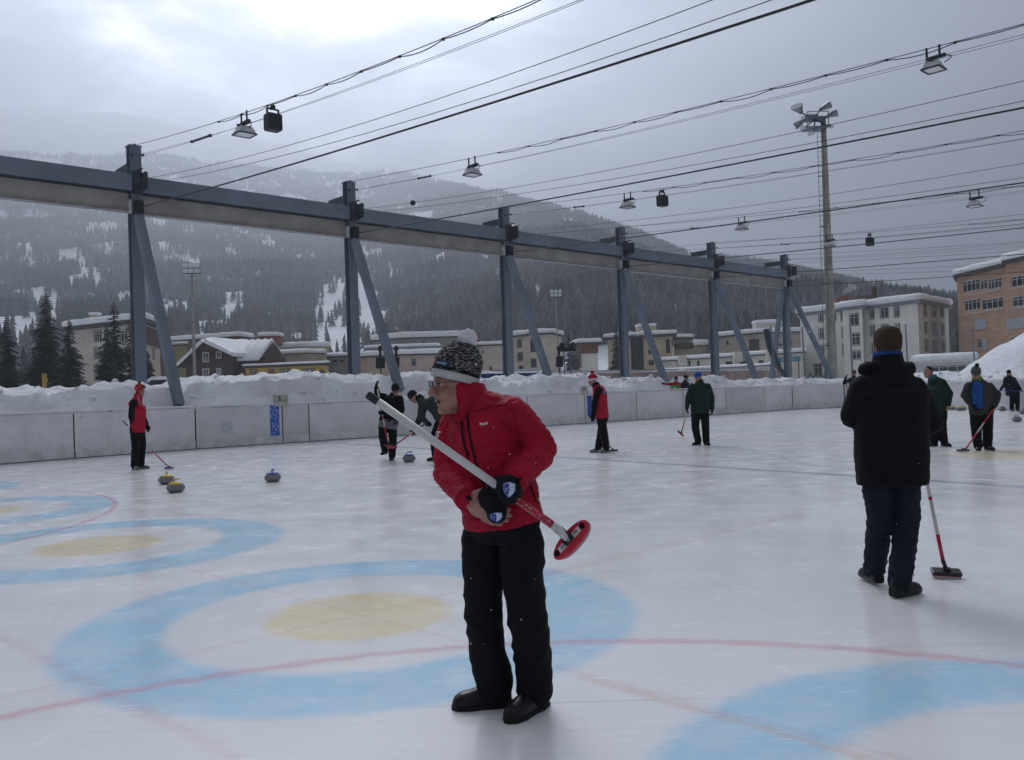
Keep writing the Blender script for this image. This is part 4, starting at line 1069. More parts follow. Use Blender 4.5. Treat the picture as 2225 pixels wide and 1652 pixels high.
def curved_strip():
    Y = 50.; pts = [C7(150,775),C7(165,850),C7(182,920),C7(212,1000),C7(255,1090),C7(300,1160),C7(345,1225)]
    P3 = [D(u,v,Y) for u,v in pts]; b = MB(); w = .30
    r = []
    for i,p in enumerate(P3):
        d = unit(P3[min(i+1,6)]-P3[max(i-1,0)]); s = unit(np.cross(d,(0,1,0))); wd = .13+.02*math.sin(i)
        r.append([p-s*wd+np.array([0,.0,0]),p+s*wd+np.array([0,.0,0]),p+s*wd+np.array([0,.35,0]),p-s*wd+np.array([0,.35,0])])
    b.rings(r); tag(b.build('bent_steel_rail', steel_d), 'dark bent steel rail leaning beside the braced end post', 'steel rail')
curved_strip()
NETP = [(C7(180,755),C7(230,1240),49),(C7(435,760),C7(463,1232),52),(C7(822,750),C7(840,1110),56),(C7(1268,740),C7(1290,1060),60),(C7(1808,760),C7(1830,1020),62)]
net = thing('safety_net', 'fine safety net on thin grey poles in front of the white hotel', 'net', D(*NETP[0][1],49))
tops = [D(*a,Y) for a,_,Y in NETP]; bots = [np.array([D(*b_,Y)[0],Y,.4]) for _,b_,Y in NETP]
for a,b_ in zip(tops,bots): part('pole', steel, net, lambda q: q.tube([b_,a],[.06,.05],7))
nm = mat('net_thread',(.34,.35,.37),.8)
for i in range(4):
    def grid(q):
        a0,a1,b0,b1 = tops[i],tops[i+1],bots[i],bots[i+1]; nx = int(np.linalg.norm((a1-a0)[:2])/.22); nz = 26
        for k in range(1,nx): s = k/nx; q.bar(a0+(a1-a0)*s, b0+(b1-b0)*s, .006,.006)
        for k in range(nz+1): s = k/nz; q.bar(a0+(b0-a0)*s, a1+(b1-a1)*s, .006,.006,(0,1,0))
    part('net_bay', nm, net, grid)

# ---- light masts
def mast_right():
    Y = 58.; b0 = D(1810,830,Y); b0[2] = 0; t0 = D(1786,262,Y); t0[0] += .0
    b0[0] = D(1808,800,Y)[0]; h = t0[2]; x0 = b0[0]
    o = thing('light_mast', 'tall tapered concrete light mast with a cluster of floodlights on top', 'light mast', (x0,Y,0))
    conc = mat('concrete_mast',(.33,.31,.265),.85,var=.16,vscale=1.4,bump=.25,bscale=12)
    base = np.array([x0,Y,0]); part('pole', conc, o, lambda b: b.tube([base+UP*h*i/8 for i in range(9)], [.36-.19*i/8 for i in range(9)], 16), smooth=True)
    lx = x0-.62
    part('ladder', steel, o, lambda b: [b.tube([(lx+dx,Y-.25,.3),(lx+dx+.10,Y-.25,h-.6)],.022,5) for dx in (0,.34)]+[b.bar((lx+.1*z/h,Y-.25,z),(lx+.34+.1*z/h,Y-.25,z),.02,.02) for z in np.arange(.6,h-.6,.33)])
    for z in (h*.2,h*.42,h*.62,h*.8): part('ladder_bracket', steel_d, o, lambda b: b.box((lx+.45,Y-.15,z),(.75,.08,.06)))
    c = np.array([x0-.55,Y,h])
    part('platform', steel, o, lambda b: (b.box(c-UP*.55,(1.5,1.2,.06)), b.box(c+UP*.1,(1.5,1.2,.05)), *[b.bar(c+np.array([sx*.7,sy*.55,-.5]),c+np.array([sx*.7,sy*.55,.45]),.05,.05) for sx in (-1,1) for sy in (-1,1)], b.bar(c+np.array([-.7,-.55,.45]),c+np.array([.7,-.55,.45]),.05,.05), b.bar(c+np.array([-.7,.55,.45]),c+np.array([.7,.55,.45]),.05,.05)))
    gal = mat('galvanised_lamp',(.30,.32,.34),.4,metal=.6,var=.2)
    def lamp(p, d, s):
        d = unit(d); x,y,_ = frame_of(d); q = []
        for k,(a,r,r2) in enumerate(((0,.16,.13),(.25,.22,.16),(.6,.40,.22),(.95,.50,.28))):
            q.append([p+d*a*s+x*r*s*cx_+y*r2*s*cy_ for cx_,cy_ in ((-1,-.6),(-.6,-1),(.6,-1),(1,-.6),(1,.6),(.6,1),(-.6,1),(-1,.6))])
        l = MB(); l.rings(q); L = l.build('floodlight_head', gal, o, smooth=False)
        part('lens', lamp_glass, L, lambda b: b.add([p+d*.955*s+x*.47*s*cx_+y*.25*s*cy_ for cx_,cy_ in ((-1,-.6),(-.6,-1),(.6,-1),(1,-.6),(1,.6),(.6,1),(-.6,1),(-1,.6))],[tuple(range(8))]))
        part('lamp_arm', steel_d, L, lambda b: b.bar(p, c+UP*.1, .07,.07))
    for dx,dz,dd in ((.35,.75,(.9,-.3,.35)),(.75,.25,(1,-.4,.25)),(-.9,.55,(-.7,-.7,.45)),(-.7,.1,(-.8,.3,-.5)),(.1,.35,(-.2,.9,.2))):
        lamp(c+np.array([dx,0,dz]), np.array(dd), .78)
    for dx,dz in ((-1.0,-.45),(.95,-.4),(-.25,-.85)):
        lamp(c+np.array([dx*.7,-.2,dz]), np.array([np.sign(dx)*.7,-.6,-.35]), .45)
mast_right()
def lamp_mast(u0, v0, u1, v1, Y, r, lab, rows, s):
    x0 = D(u0,v0,Y)[0]; h = D(u1,v1,Y)[2]; base = np.array([x0,Y,0]); o = thing('lamp_mast', lab, 'light mast', base)
    part('pole', mat('mast_grey',(.30,.30,.28),.7,var=.15), o, lambda b: b.tube([base,base+UP*h],[r,r*.6],10), smooth=True)
    part('rack', steel_d, o, lambda b: [b.box(base+UP*(h+s*.75*k+.1),(s*2.6,.12,.10)) for k in range(rows)]+[b.box(base+UP*(h+s*.35*rows),(.12,.12,s*.75*rows))])
    for k in range(rows):
        for i in (-1,0,1):
            p = base+np.array([i*s*.85,-.1,h+.1+s*.75*k+s*.38])
            q = part('floodlight_head', mat('lamp_silver',(.50,.51,.53),.35,metal=.4), o, lambda b: b.rings([[p+np.array([x*s*.22,.28*s,z*s*.20]) for x,z in ((-1,-1),(1,-1),(1,1),(-1,1))],[p+np.array([x*s*.36,-.22*s,z*s*.32-.05*s]) for x,z in ((-1,-1),(1,-1),(1,1),(-1,1))]]))
            part('lens', lamp_glass, q, lambda b: b.box(p+np.array([0,-.226*s,-.05*s]),(s*.64,.01,s*.56)))
    part('climbing_rungs', steel_d, o, lambda b: [b.box(base+np.array([r+.12,-.1,z]),(.24,.03,.03)) for z in np.arange(2,h,.5)])
lamp_mast(423,821,418,596,112,.24,'grey floodlight mast with six lamps beside the dark chalet',2,.92)
lamp_mast(1213,804,1208.5,646,172,.20,'slim floodlight mast with six lamps before the cream house',2,.95)

# ---- loudspeakers on stands behind the bank
def pa_stack(u, v0, v1, w, Y, lab, truss=None):
    c = D(u,(v0+v1)/2,Y); h = D(u,v0,Y)[2]-D(u,v1,Y)[2]; base = np.array([c[0],Y,0])
    o = thing('loudspeaker_stand', lab, 'loudspeaker', base, 'loudspeakers standing behind the snow bank')
    part('cabinet', MATS['speaker_black'], o, lambda b: b.box(c,(w,.42,h),unit((1,0.12,0)),unit((-.12,1,0)),unit((.06,0,1))), bevel=.03)
    part('grille', MATS['speaker_grille'], o, lambda b: b.box(c+np.array([.02,-.22,0]),(w*.86,.02,h*.88),unit((1,0.12,0)),unit((-.12,1,0)),unit((.06,0,1))))
    part('stand_pole', black, o, lambda b: b.tube([base,base+UP*(c[2]+h*.9)],.03,7))
    part('lamp_bracket', black, o, lambda b: (b.box(c+UP*(h*.8),(.12,.12,.28)), b.ell(c+UP*(h*.5+.42),(.13,.13,.16),n=8,m=6)))
    if truss:
        tx,tw,tz = truss
        part('truss_tower', steel, o, lambda b: [b.tube([(tx+dx,Y+dy,0),(tx+dx,Y+dy,tz)],.03,5) for dx in (0,tw) for dy in (0,tw)]+[b.bar((tx if i%2 else tx+tw,Y,i*.28),(tx+tw if i%2 else tx,Y,(i+1)*.28),.02,.02) for i in range(int(tz/.28))])
        part('stage_lamp', black, o, lambda b: (b.box((tx+tw/2,Y,tz+.1),(.9,.3,.2)), b.ell((tx-.1,Y,tz+.32),(.17,.17,.2),n=8,m=6), b.ell((tx+tw+.15,Y,tz+.32),(.17,.17,.2),n=8,m=6)))
pa_stack(827,776,801,.46,43,'tilted black loudspeaker on stand left of the leaning strut')
pa_stack(861.5,776,799,.30,43.5,'narrow black loudspeaker on stand half behind the leaning strut')
tx = D(1226,780,47)[0]; pa_stack(1215.5,774,798,.36,47,'black loudspeaker beside a truss tower carrying stage lamps',(tx,.34,zof(1230,764,47)))
# ---- snowed-in car, yellow marker
def car():
    Y = 96.; c = D(350,838,Y); c[2] = 0; s = 1.0; L = 4.3; h = zof(350,826,Y)
    o = thing('parked_car', 'parked car buried under a thick cap of snow behind the bank', 'car', c)
    dk = mat('car_paint_dark',(.05,.055,.05),.35,coat=.4)
    pr = [(-L/2,.35),(-L/2,.75),(-L/2+.15,.95),(-L/2+.6,1.0),(-.75,1.5),(.9,1.5),(L/2-.65,1.02),(L/2-.1,.92),(L/2,.6),(L/2,.35)]
    up = h-1.5
    part('body', dk, o, lambda b: b.rings([[c+np.array([x,y,z+up]) for x,z in pr] for y in (-.85,.85)]), bevel=.06)
    part('snow_cover', roof_snow, o, lambda b: b.rings([[c+np.array([x*.97,y,z+up+d]) for x,z in pr[2:8] for d in (.02,)]+[c+np.array([x*.97,y*.9,z+up+.38]) for x,z in reversed(pr[2:8])] for y in (-.84,0,.84)]), smooth=True)
    part('window_band', pane_m, o, lambda b: b.box(c+np.array([.05,-.856,1.22+up]),(1.7,.01,.32)))
    for x in (-1.35,1.35): part('wheel', black, o, lambda b: b.lathe(c+np.array([x,-.8,.33]),[(.2,-.1),(.33,-.08),(.33,.08),(.2,.1)],14,(1,0,0),(0,0,1),(0,-1,0)))
    part('lower_stand', dk, o, lambda b: b.box(c+UP*(.35+up)/2,(L*.8,1.5,.3+up)))
car()
p = D(96,812,70); b = MB(); b.box((p[0],70,p[2]/2),(.34,.12,p[2])); b.box((p[0]+.22,70,p[2]-.55),(.14,.10,.3))
tag(b.build('marker_post', mat('marker_yellow',(.42,.24,.03),.6), None, bevel=.02), 'yellow marker post poking above the snow before the firs', 'marker post')

# ---- detailed fir trees
def fir(u, v, Y, wpx, lab, seed, frost=.0, lean=0., name='fir_tree'):
    top = D(u,v,Y); H = top[2]; base = np.array([top[0],Y,0.]); rn = random.Random(seed); r0 = wpx/2/F*Y
    o = thing(name, lab, 'tree', base)
    part('trunk', MATS['bark_dark'], o, lambda b: b.tube([base,base+UP*H*.5,base+UP*H*.97],[.018*H+.05,.012*H,.01],7))
    b = MB(); n = int(24+H*1.6); br = []
    for i in range(n):
        f = i/n; z = H*(.05+.93*f); R_ = r0*((1-f)**.85)*(1.0+.18*math.sin(seed+f*19))+.12
        k = 9 if f < .6 else 6
        for j in range(k):
            a = rn.random()*6.283; L = R_*rn.uniform(.6,1.15); dr = rn.uniform(.12,.34)*L
            d = np.array([math.cos(a),math.sin(a),0]); s = np.array([-d[1],d[0],0])
            p0 = base+UP*z; m = 5
            pts = [p0+d*L*q/m-UP*dr*(q/m)**1.3+UP*.10*L*math.sin(q/m*3.1) for q in range(m+1)]
            for q in range(m):
                # short drooping sprays left and right of the branch
                for sg in (-1,1):
                    w = L*.20*(1.1-q/m)*rn.uniform(.7,1.3)+.10; c0,c1 = pts[q],pts[q+1]
                    b.add([c0,c1,c1+s*sg*w+d*.16*L-UP*w*rn.uniform(.3,.9),c0+s*sg*w*.6-UP*w*rn.uniform(.3,.8)],[(0,1,2),(0,2,3)])
                b.add([pts[q],pts[q+1],(pts[q]+pts[q+1])/2-UP*rn.uniform(.12,.34)],[(0,1,2)])
    b.build('crown', mat('fir_needles_%d'%int(frost*100), tuple(tree_tint(frost,random.Random(2))*np.array([.85,.9,.8])), .75, var=.35, vscale=.9, spec=.2), o)
    return o
fir(12,676,106,92,'dark fir tree at the end of the row beside the beige house',1,.03)
fir(100,627,112,122,'tallest dark fir tree of the row by the beige house',2,.06)
fir(149,688,104,100,'shorter bushy dark fir tree in front of the tallest fir',3,.07)
fir(246,647,116,92,'tall dark fir tree directly before the beige house facade',4,.06)
fir(231,694,110,70,'slim dark fir tree close before the beige house windows',5,.06)
fir(285,660,118,62,'narrow dark fir tree behind the first steel post',6,.06)
fir(320,757,108,56,'small low fir tree between post and strut by the beige house',7,.07)
fir(1338,690,190,44,'thin fir tree against the tan block wall',8,.12)
fir(1066,791,150,26,'tiny fir tree before the grey and tan house',9,.05)
fir(1236,722,180,46,'dark bushy conifer between cream house and timber-topped house',10,.10)
fir(1253,768,176,30,'low frosted shrub-like conifer by the white plaster wall',12,.30)
fir(1760,808,120,30,'small frosty sapling before the white hotel',13,.45)
fir(1795,800,118,36,'frosty bare-looking sapling at the foot of the hotel',14,.45)
fir(2085,690,175,60,'dark conifer growing between white hotel and brown clad block',15,.12)
fir(2105,700,170,50,'second dark conifer wedged against the brown clad block',16,.15)
# ---- overhead line across the slope, chimney smoke
def slope_line():
    b = MB(); pts = []
    ctl = [((-60,647),150),((0,650.6),152),((300,672),160),((560,691),170),((763,704),180),((838,706),184),((994,712.5),190),((1080,719),196)]
    b.tube([D(u,v,Y) for (u,v),Y in ctl], .02, 5); tag(b.build('overhead_line', cable_m), 'thin overhead line sagging across the foot of the wooded slope', 'wire')
    b = MB(); p = D(838,706,184); b.tube([(p[0],184.3,terrain(p[0],184)),(p[0],184.3,p[2]+.4)],.12,6); b.bar((p[0]-.8,184.3,p[2]+.1),(p[0]+.8,184.3,p[2]+.1),.1,.1)
    tag(b.build('utility_pole', MATS['bark_dark']), 'slim dark utility pole carrying the overhead line above the brown hall', 'pole')
slope_line()
def smoke():
    m = bpy.data.materials.new('smoke'); m.use_nodes = True; g = NT(m.node_tree); g.n.clear(); out = g.new('ShaderNodeOutputMaterial'); v = g.new('ShaderNodeVolumePrincipled')
    v.inputs['Color'].default_value = (.95,.95,.96,1); v.inputs['Density'].default_value = .38; g.l.new(v.outputs[0], out.inputs['Volume'])
    b = MB(); rn = random.Random(4)
    for k in range(9):
        f = k/8; p = D(1836+f*16+rn.uniform(-3,3), 637-f*14+rn.uniform(-3,3), 164); b.ell(p,(.35+.5*f*rn.uniform(.6,1),.4+.3*f,.35+.35*f*rn.uniform(.6,1)),n=12,m=8)
    me = b.mesh('smoke'); o = bpy.data.objects.new('chimney_smoke', me); COL.objects.link(o); me.materials.append(m)
    r = o.modifiers.new('r','REMESH'); r.mode = 'VOXEL'; r.voxel_size = .12
    s = o.modifiers.new('s','SMOOTH'); s.factor = .5; s.iterations = 6
    o['label'] = 'small white puff of smoke above the hotel chimneys'; o['category'] = 'smoke'; kind(o,'stuff')
smoke()
# ================================================================== PEOPLE
from mathutils.bvhtree import BVHTree
def capsule(b, p0, p1, r0, r1, n=14):
    p0 = np.asarray(p0,float); p1 = np.asarray(p1,float); d = unit(p1-p0); pts = []; rad = []
    for a in (-90,-55,-25): pts.append(p0+d*r0*math.sin(R(a))); rad.append(max(.002,r0*math.cos(R(a))))
    for k in range(5): pts.append(p0+(p1-p0)*k/4); rad.append(r0+(r1-r0)*k/4)
    for a in (25,55,90): pts.append(p1+d*r1*math.sin(R(a))); rad.append(max(.002,r1*math.cos(R(a))))
    b.tube(pts, rad, n, up=(.3,.9,.1))
def limb(b, pts, rad):
    for i in range(len(pts)-1): capsule(b, pts[i], pts[i+1], rad[i], rad[i+1])
def loft(b, rows, side, n=24, pw=2.4):
    """rows: (centre, half width along side, half depth); superellipse sections"""
    rings = []
    for i,(c,a,d) in enumerate(rows):
        c = np.asarray(c,float); up = unit(np.asarray(rows[min(i+1,len(rows)-1)][0])-np.asarray(rows[max(i-1,0)][0]))
        s = unit(np.asarray(side)-up*np.dot(side,up)); f = np.cross(up,s); ring = []
        for k in range(n):
            t = 2*math.pi*k/n; cx,sx = math.cos(t),math.sin(t)
            ring.append(c+s*a*np.sign(cx)*abs(cx)**(2/pw)+f*d*np.sign(sx)*abs(sx)**(2/pw))
        rings.append(ring)
    b.rings(rings)
def blob(name, b, m, parent, voxel=.012, smooth=6, fold=None, fac=.5):
    """weld overlapping closed pieces into one continuous skin"""
    me = b.mesh(name); o = bpy.data.objects.new('tmp', me); COL.objects.link(o)
    r = o.modifiers.new('r','REMESH'); r.mode = 'VOXEL'; r.voxel_size = voxel
    s = o.modifiers.new('s','SMOOTH'); s.factor = fac; s.iterations = smooth
    dg = bpy.context.evaluated_depsgraph_get(); out = bpy.data.meshes.new_from_object(o.evaluated_get(dg))
    bpy.data.objects.remove(o); bpy.data.meshes.remove(me)
    n = len(out.vertices); co = np.zeros(n*3); out.vertices.foreach_get('co',co); co = co.reshape(-1,3)
    if fold:
        no = np.zeros(n*3); out.vertices.foreach_get('normal',no); no = no.reshape(-1,3)
        d = np.array([fold(p) for p in co]); co = co+no*d[:,None]
    off = base_of(parent) if parent else np.zeros(3)
    out.vertices.foreach_set('co',(co-off).ravel()); out.update()
    out.materials.clear()
    ob = link(name, out, m, parent, smooth=True); ob['_w'] = 1; del ob['_w']
    return ob
def creases(amp, sc, zs=1., seed=0.):
    def f(p):
        a = 1-abs(mnoise.noise((p[0]*sc+seed,p[1]*sc,p[2]*sc*zs)))*2
        c = mnoise.noise((p[0]*sc*2.3,p[1]*sc*2.3+seed,p[2]*sc*2.3*zs))
        return amp*(a*abs(a)*.8+.5*c-.3)
    return f
def hand(b, wrist, d, pn, s=1., curl=.5, side=1, fat=1.):
    """palm with four bent fingers of unequal length and a thumb off its side"""
    d = unit(d); pn = unit(np.asarray(pn)-d*np.dot(pn,d)); x = np.cross(d,pn)*side; w = np.asarray(wrist,float)
    b.ell(w+d*.048*s, (.042*s*fat,.020*s*fat,.052*s), x, pn, d, 12, 8); capsule(b, w-d*.02*s, w+d*.03*s, .027*s*fat, .028*s*fat, 10)
    for i,(L,o) in enumerate(((.072,.031),(.082,.011),(.076,-.010),(.060,-.030))):
        p = w+d*.088*s+x*o*s; a = .12; q = unit(d+x*o*2.0)
        for k,l in enumerate((.45,.32,.25)):
            a += curl*(.9 if k else .6); e = q*math.cos(a)+pn*math.sin(a); p2 = p+e*L*l*s; capsule(b, p, p2, (.0105-.001*k)*s*fat, (.0098-.001*k)*s*fat, 8); p = p2
    p = w+d*.025*s+x*.034*s
    for k,l in enumerate((.034,.032,.026)):
        e = unit(x*(.75-.35*k)+d*.7+pn*(.25+.35*k*curl)); p2 = p+e*l*s; capsule(b, p, p2, (.0125-.001*k)*s*fat, (.0115-.001*k)*s*fat, 8); p = p2
def head_parts(b, c, f, u, s=1., neck=None, mouth=False, fine=False):
    f = unit(f); r = unit(np.cross(f,u)); u = np.cross(r,f); c = np.asarray(c,float)
    L = lambda x,y,z: c+(r*x+f*y+u*z)*s
    E = lambda p,rad: b.ell(L(*p), tuple(q*s for q in rad), r, f, u, 16, 10)
    E((0,-.008,.035),(.076,.097,.085)); E((0,.028,-.030),(.063,.066,.088)); E((0,.040,-.080),(.050,.050,.042)); E((0,.078,-.104),(.022,.018,.018))
    capsule(b, L(0,.090,.018), L(0,.112,-.022), .010*s, .0135*s, 10); E((.011,.104,-.026),(.009,.010,.008)); E((-.011,.104,-.026),(.009,.010,.008))
    E((0,.083,.032),(.050,.013,.011)); E((0,.088,-.056),(.023,.011,.0065)); E((0,.085,-.076),(.021,.011,.008))
    for q in (-1,1):
        E((q*.040,.058,-.028),(.026,.028,.026))
        if not fine: E((q*.076,-.008,-.008),(.010,.020,.032))
        else:
            E((q*.043,.062,-.030),(.026,.026,.022)); E((q*.030,.078,-.040),(.016,.014,.012)); E((q*.044,.035,-.070),(.022,.045,.030)); E((q*.030,.086,-.066),(.008,.007,.010)); capsule(b, L(q*.014,.104,-.030), L(q*.034,.080,-.062), .007*s, .006*s, 8)
    if fine:
        capsule(b, L(0,.094,.020), L(0,.121,-.024), .0115*s, .0155*s, 10); E((0,.118,-.028),(.015,.013,.011)); E((0,.095,-.053),(.024,.012,.0065)); E((0,.090,-.079),(.021,.012,.0085)); E((0,.082,-.108),(.024,.020,.020)); E((0,.045,-.108),(.040,.05,.022))
    if neck is not None: capsule(b, L(0,-.022,-.05), neck, .058*s, .064*s)
    return L, r, f, u
DEF = dict(head=(0,.05,1.625), neck=(0,-.005,1.475), shL=(-.185,0,1.425), shR=(.185,0,1.425), elL=(-.245,-.03,1.14), elR=(.245,-.03,1.14), wrL=(-.235,.07,.90), wrR=(.235,.07,.90),
    chest=(0,0,1.27), belly=(0,.01,1.06), pelvis=(0,0,.95), hipL=(-.095,0,.90), hipR=(.095,0,.90), knL=(-.105,.025,.49), knR=(.105,.025,.49), anL=(-.105,-.02,.09), anR=(.105,-.02,.09))
skin_m = mat('skin',(.37,.19,.145),.5,var=.10,vscale=30,bump=.08,bscale=150,spec=.4)
skin_m.node_tree.nodes['Principled BSDF'].inputs['Subsurface Weight'].default_value = .12
skin_m.node_tree.nodes['Principled BSDF'].inputs['Subsurface Radius'].default_value = (.02,.008,.004)
lens_m = mat('glasses_dark',(.03,.03,.035),.15)
def shoe(b, ankle, toe_dir, s=1., L=.27, z=0., tilt=0.):
    d = unit((toe_dir[0],toe_dir[1],0)); up = UP
    if tilt: d = unit(d-UP*math.sin(tilt)); up = unit(UP-d*np.dot(UP,d))
    x = np.cross(d,up); a = np.asarray(ankle,float); h = np.array([a[0],a[1],z])-d*.075*s
    rows = [(-.0,.034,.085),(.03,.042,.11),(.09,.044,.118),(.14,.047,.095),(.19,.052,.078),(.235,.050,.068),(.262,.036,.052),(.275,.014,.028)]
    rings = []
    for t,w,hh in rows:
        c = h+d*t*s*L/.27
        rings.append([c+x*q*w*s+up*zz*hh*s for q,zz in ((-.85,0.0),(-1,.25),(-.95,.6),(-.6,.95),(0,1.05),(.6,.95),(.95,.6),(1,.25),(.85,0.))])
    b.rings(rings); capsule(b, a+UP*.05*s, h+d*.07*s+up*.06*s, .052*s, .050*s)
def person(label, pos, psi, H=1.76, over=None, wear=None, name='person', voxel=.014, headf=None, headu=None, toes=None, girth=1.08):
    w = dict(jacket=None, sleeves=None, trousers=None, boots=None, gloves=None, hat=None); w.update(wear or {})
    pos = np.asarray(pos,float); k = H/1.76; c,s_ = math.cos(psi),math.sin(psi); fw = np.array([c,s_,0]); rt = np.array([s_,-c,0])
    Jt = {a:pos+(rt*p[0]+fw*p[1]+UP*p[2])*k for a,p in DEF.items()}
    for a,p in (over or {}).items(): Jt[a] = np.asarray(p,float)
    o = thing(name, label, 'person', (pos[0],pos[1],0)); g = girth*k
    side = unit(Jt['shR']-Jt['shL']); hf = headf if headf is not None else fw; hu = headu if headu is not None else UP
    up_sp = unit(Jt['neck']-Jt['pelvis']); tors = lambda e: [(Jt['pelvis']-up_sp*.06,.165*g*e,.115*g*e),(Jt['pelvis']+up_sp*.03,.172*g*e,.122*g*e),(Jt['belly'],.168*g*e,.125*g*e),(Jt['chest'],.180*g*e,.128*g*e),((Jt['shL']+Jt['shR'])/2+up_sp*-.02,.165*g*e,.105*g*e),(Jt['neck']-up_sp*.02,.085*g*e,.075*g*e),(Jt['neck']+up_sp*.03,.062*g*e,.062*g*e)]
    # ---- body: one skin
    b = MB(); L,hr,hf_,hu_ = head_parts(b, Jt['head'], hf, hu, 1.0*k, Jt['neck']); loft(b, tors(.86), side)
    for S in 'LR':
        limb(b, [Jt['sh'+S],Jt['el'+S],Jt['wr'+S]], [.050*k,.040*k,.029*k]); limb(b, [Jt['hip'+S],Jt['kn'+S],Jt['an'+S]], [.075*k,.055*k,.042*k])
        hd = unit(Jt['wr'+S]-Jt['el'+S]); hand(b, Jt['wr'+S], hd, w.get('palm'+S, -rt if S == 'R' else rt), k, .6, 1 if S == 'R' else -1)
        td = (toes or {}).get(S, fw); shoe(b, Jt['an'+S], td, .92*k, z=Jt['an'+S][2]-.085*k)
    body = blob('body', b, w.get('skin',skin_m), o, voxel, 3)
    seed = pos[0]*3.1+pos[1]
    # ---- clothes
    jt = w['jacket']; sl_ = w['sleeves'] or jt
    def torso_cloth(b):
        rows = tors(1.12); hem = w.get('hem',.10)
        rows = [(Jt['pelvis']-up_sp*hem*k,.190*g,.142*g)]+[(c_,a_*1.04,d_*1.06) for c_,a_,d_ in rows[1:]]
        loft(b, rows, side)
    def arm_cloth(b):
        for S in 'LR': limb(b, [Jt['sh'+S]-up_sp*.01,Jt['el'+S],Jt['wr'+S]], [.078*g,.066*g,.048*g])
    if w['sleeves']:
        b = MB(); arm_cloth(b); capsule(b, Jt['shL'], Jt['shR'], .07*g, .07*g); blob('sleeves', b, sl_, o, voxel, 4, creases(.010,14,1,seed))
        b = MB(); torso_cloth(b); blob('vest', b, jt, o, voxel, 4, creases(.008,9,1,seed))
    else:
        b = MB(); torso_cloth(b); arm_cloth(b); blob('jacket', b, jt, o, voxel, 4, creases(w.get('fold',.011),11,1.2,seed))
    if w.get('hemm'):
        b = MB(); loft(b, [(Jt['pelvis']-up_sp*.11*k,.200*g,.150*g),(Jt['pelvis']+up_sp*.02,.198*g,.148*g),(Jt['pelvis']+up_sp*.10,.192*g,.146*g)], side); blob('jacket_skirt', b, w['hemm'], o, voxel, 2)
    b = MB(); nk = Jt['neck']+up_sp*.035; b.tube([nk-up_sp*.05,nk+up_sp*.025,nk+up_sp*.045],[.092*g,.078*g,.068*g],14); blob('collar', b, w.get('collar',sl_), o, voxel, 2)
    lg_ = w.get('legg',1.)
    b = MB(); loft(b, [(Jt['pelvis']-up_sp*.08,.168*g,.125*g),(Jt['pelvis']+up_sp*.06,.170*g,.125*g)], side)
    for S in 'LR': limb(b, [Jt['hip'+S],Jt['kn'+S],Jt['an'+S]+UP*.0], [.098*g*lg_,.083*g*lg_,.074*g*lg_])
    blob('trousers', b, w['trousers'], o, voxel, 4, creases(.010,9,1.6,seed+5))
    for S in 'LR':
        td = (toes or {}).get(S, fw); b = MB(); shoe(b, Jt['an'+S], td, k, z=Jt['an'+S][2]-.09*k); blob('boot', b, w['boots'], o, voxel*.8, 2)
        if w['gloves']:
            b = MB(); hd = unit(Jt['wr'+S]-Jt['el'+S]); hand(b, Jt['wr'+S], hd, w.get('palm'+S, -rt if S == 'R' else rt), k*1.06, .6, 1 if S == 'R' else -1, 1.25); capsule(b, Jt['wr'+S]-hd*.05, Jt['wr'+S]+hd*.01, .046*k, .04*k)
            blob('glove', b, w['gloves'], o, voxel*.75, 2)
    # ---- hat
    ht = w['hat']; s = k
    def dome(b, rows, n=22, dx=0.):
        b.rings([[L(a*1.0*math.cos(t)*.90, a*1.12*math.sin(t)-.008+dx*z, z) for t in [2*math.pi*q/n for q in range(n)]] for a,z in rows])
    if ht == 'beanie' or ht == 'pompom':
        b = MB(); dome(b, [(.090,.020),(.096,.045),(.097,.075),(.088,.105),(.068,.130),(.038,.148),(.010,.155)]); hat = blob('hat', b, w['hatm'], o, .008, 3)
        b = MB(); dome(b, [(.094,.005),(.099,.010),(.100,.045),(.093,.050)]); b.build('hat_band', w.get('bandm',w['hatm']), hat, smooth=True)
        if ht == 'pompom': pompom(L(0,-.01,.185), .040*s, w.get('pomm',w['hatm']), hat, 160)
    elif ht == 'cap':
        b = MB(); dome(b, [(.086,.025),(.090,.055),(.088,.085),(.074,.112),(.045,.128),(.010,.133)]); hat = blob('hat', b, w['hatm'], o, .008, 3)
        b = MB(); n = 9; top = [L(.075*math.cos(t),.085+.075*math.sin(t),.034) for t in [math.pi*q/(n-1) for q in range(n)]]; bot = [p-hu_*.010 for p in top]
        b.add(top+bot, [tuple(range(n)),tuple(range(2*n-1,n-1,-1))]+[(i,(i+1)%n,n+(i+1)%n,n+i) for i in range(n)]); b.build('visor', w['hatm'], hat)
    elif ht == 'flat':
        b = MB(); dome(b, [(.088,-.030),(.094,-.005),(.099,.035),(.098,.070),(.086,.103),(.062,.124),(.03,.133),(.008,.135)]); hat = blob('hat', b, w['hatm'], o, .007, 4, creases(.003,30))
        b = MB(); dome(b, [(.082,-.062),(.083,-.02),(.084,.03)]); 
    elif ht == 'trapper':
        b = MB(); dome(b, [(.092,.015),(.100,.045),(.100,.085),(.080,.125),(.045,.145),(.01,.15)]); hat = blob('hat', b, w['hatm'], o, .008, 3)
        for q in (-1,1):
            e = MB(); e.ell(L(q*.088,.0,-.035),(.016,.045,.075),hr,hf_,hu_,10,8); e.build('ear_flap', w['hatm'], hat, smooth=True)
            part('tassel_cord', w['bandm'], hat, lambda z: z.tube([L(q*.09,.01,-.10),L(q*.10,.05,-.25),L(q*.09,.07,-.36)],.006,5))
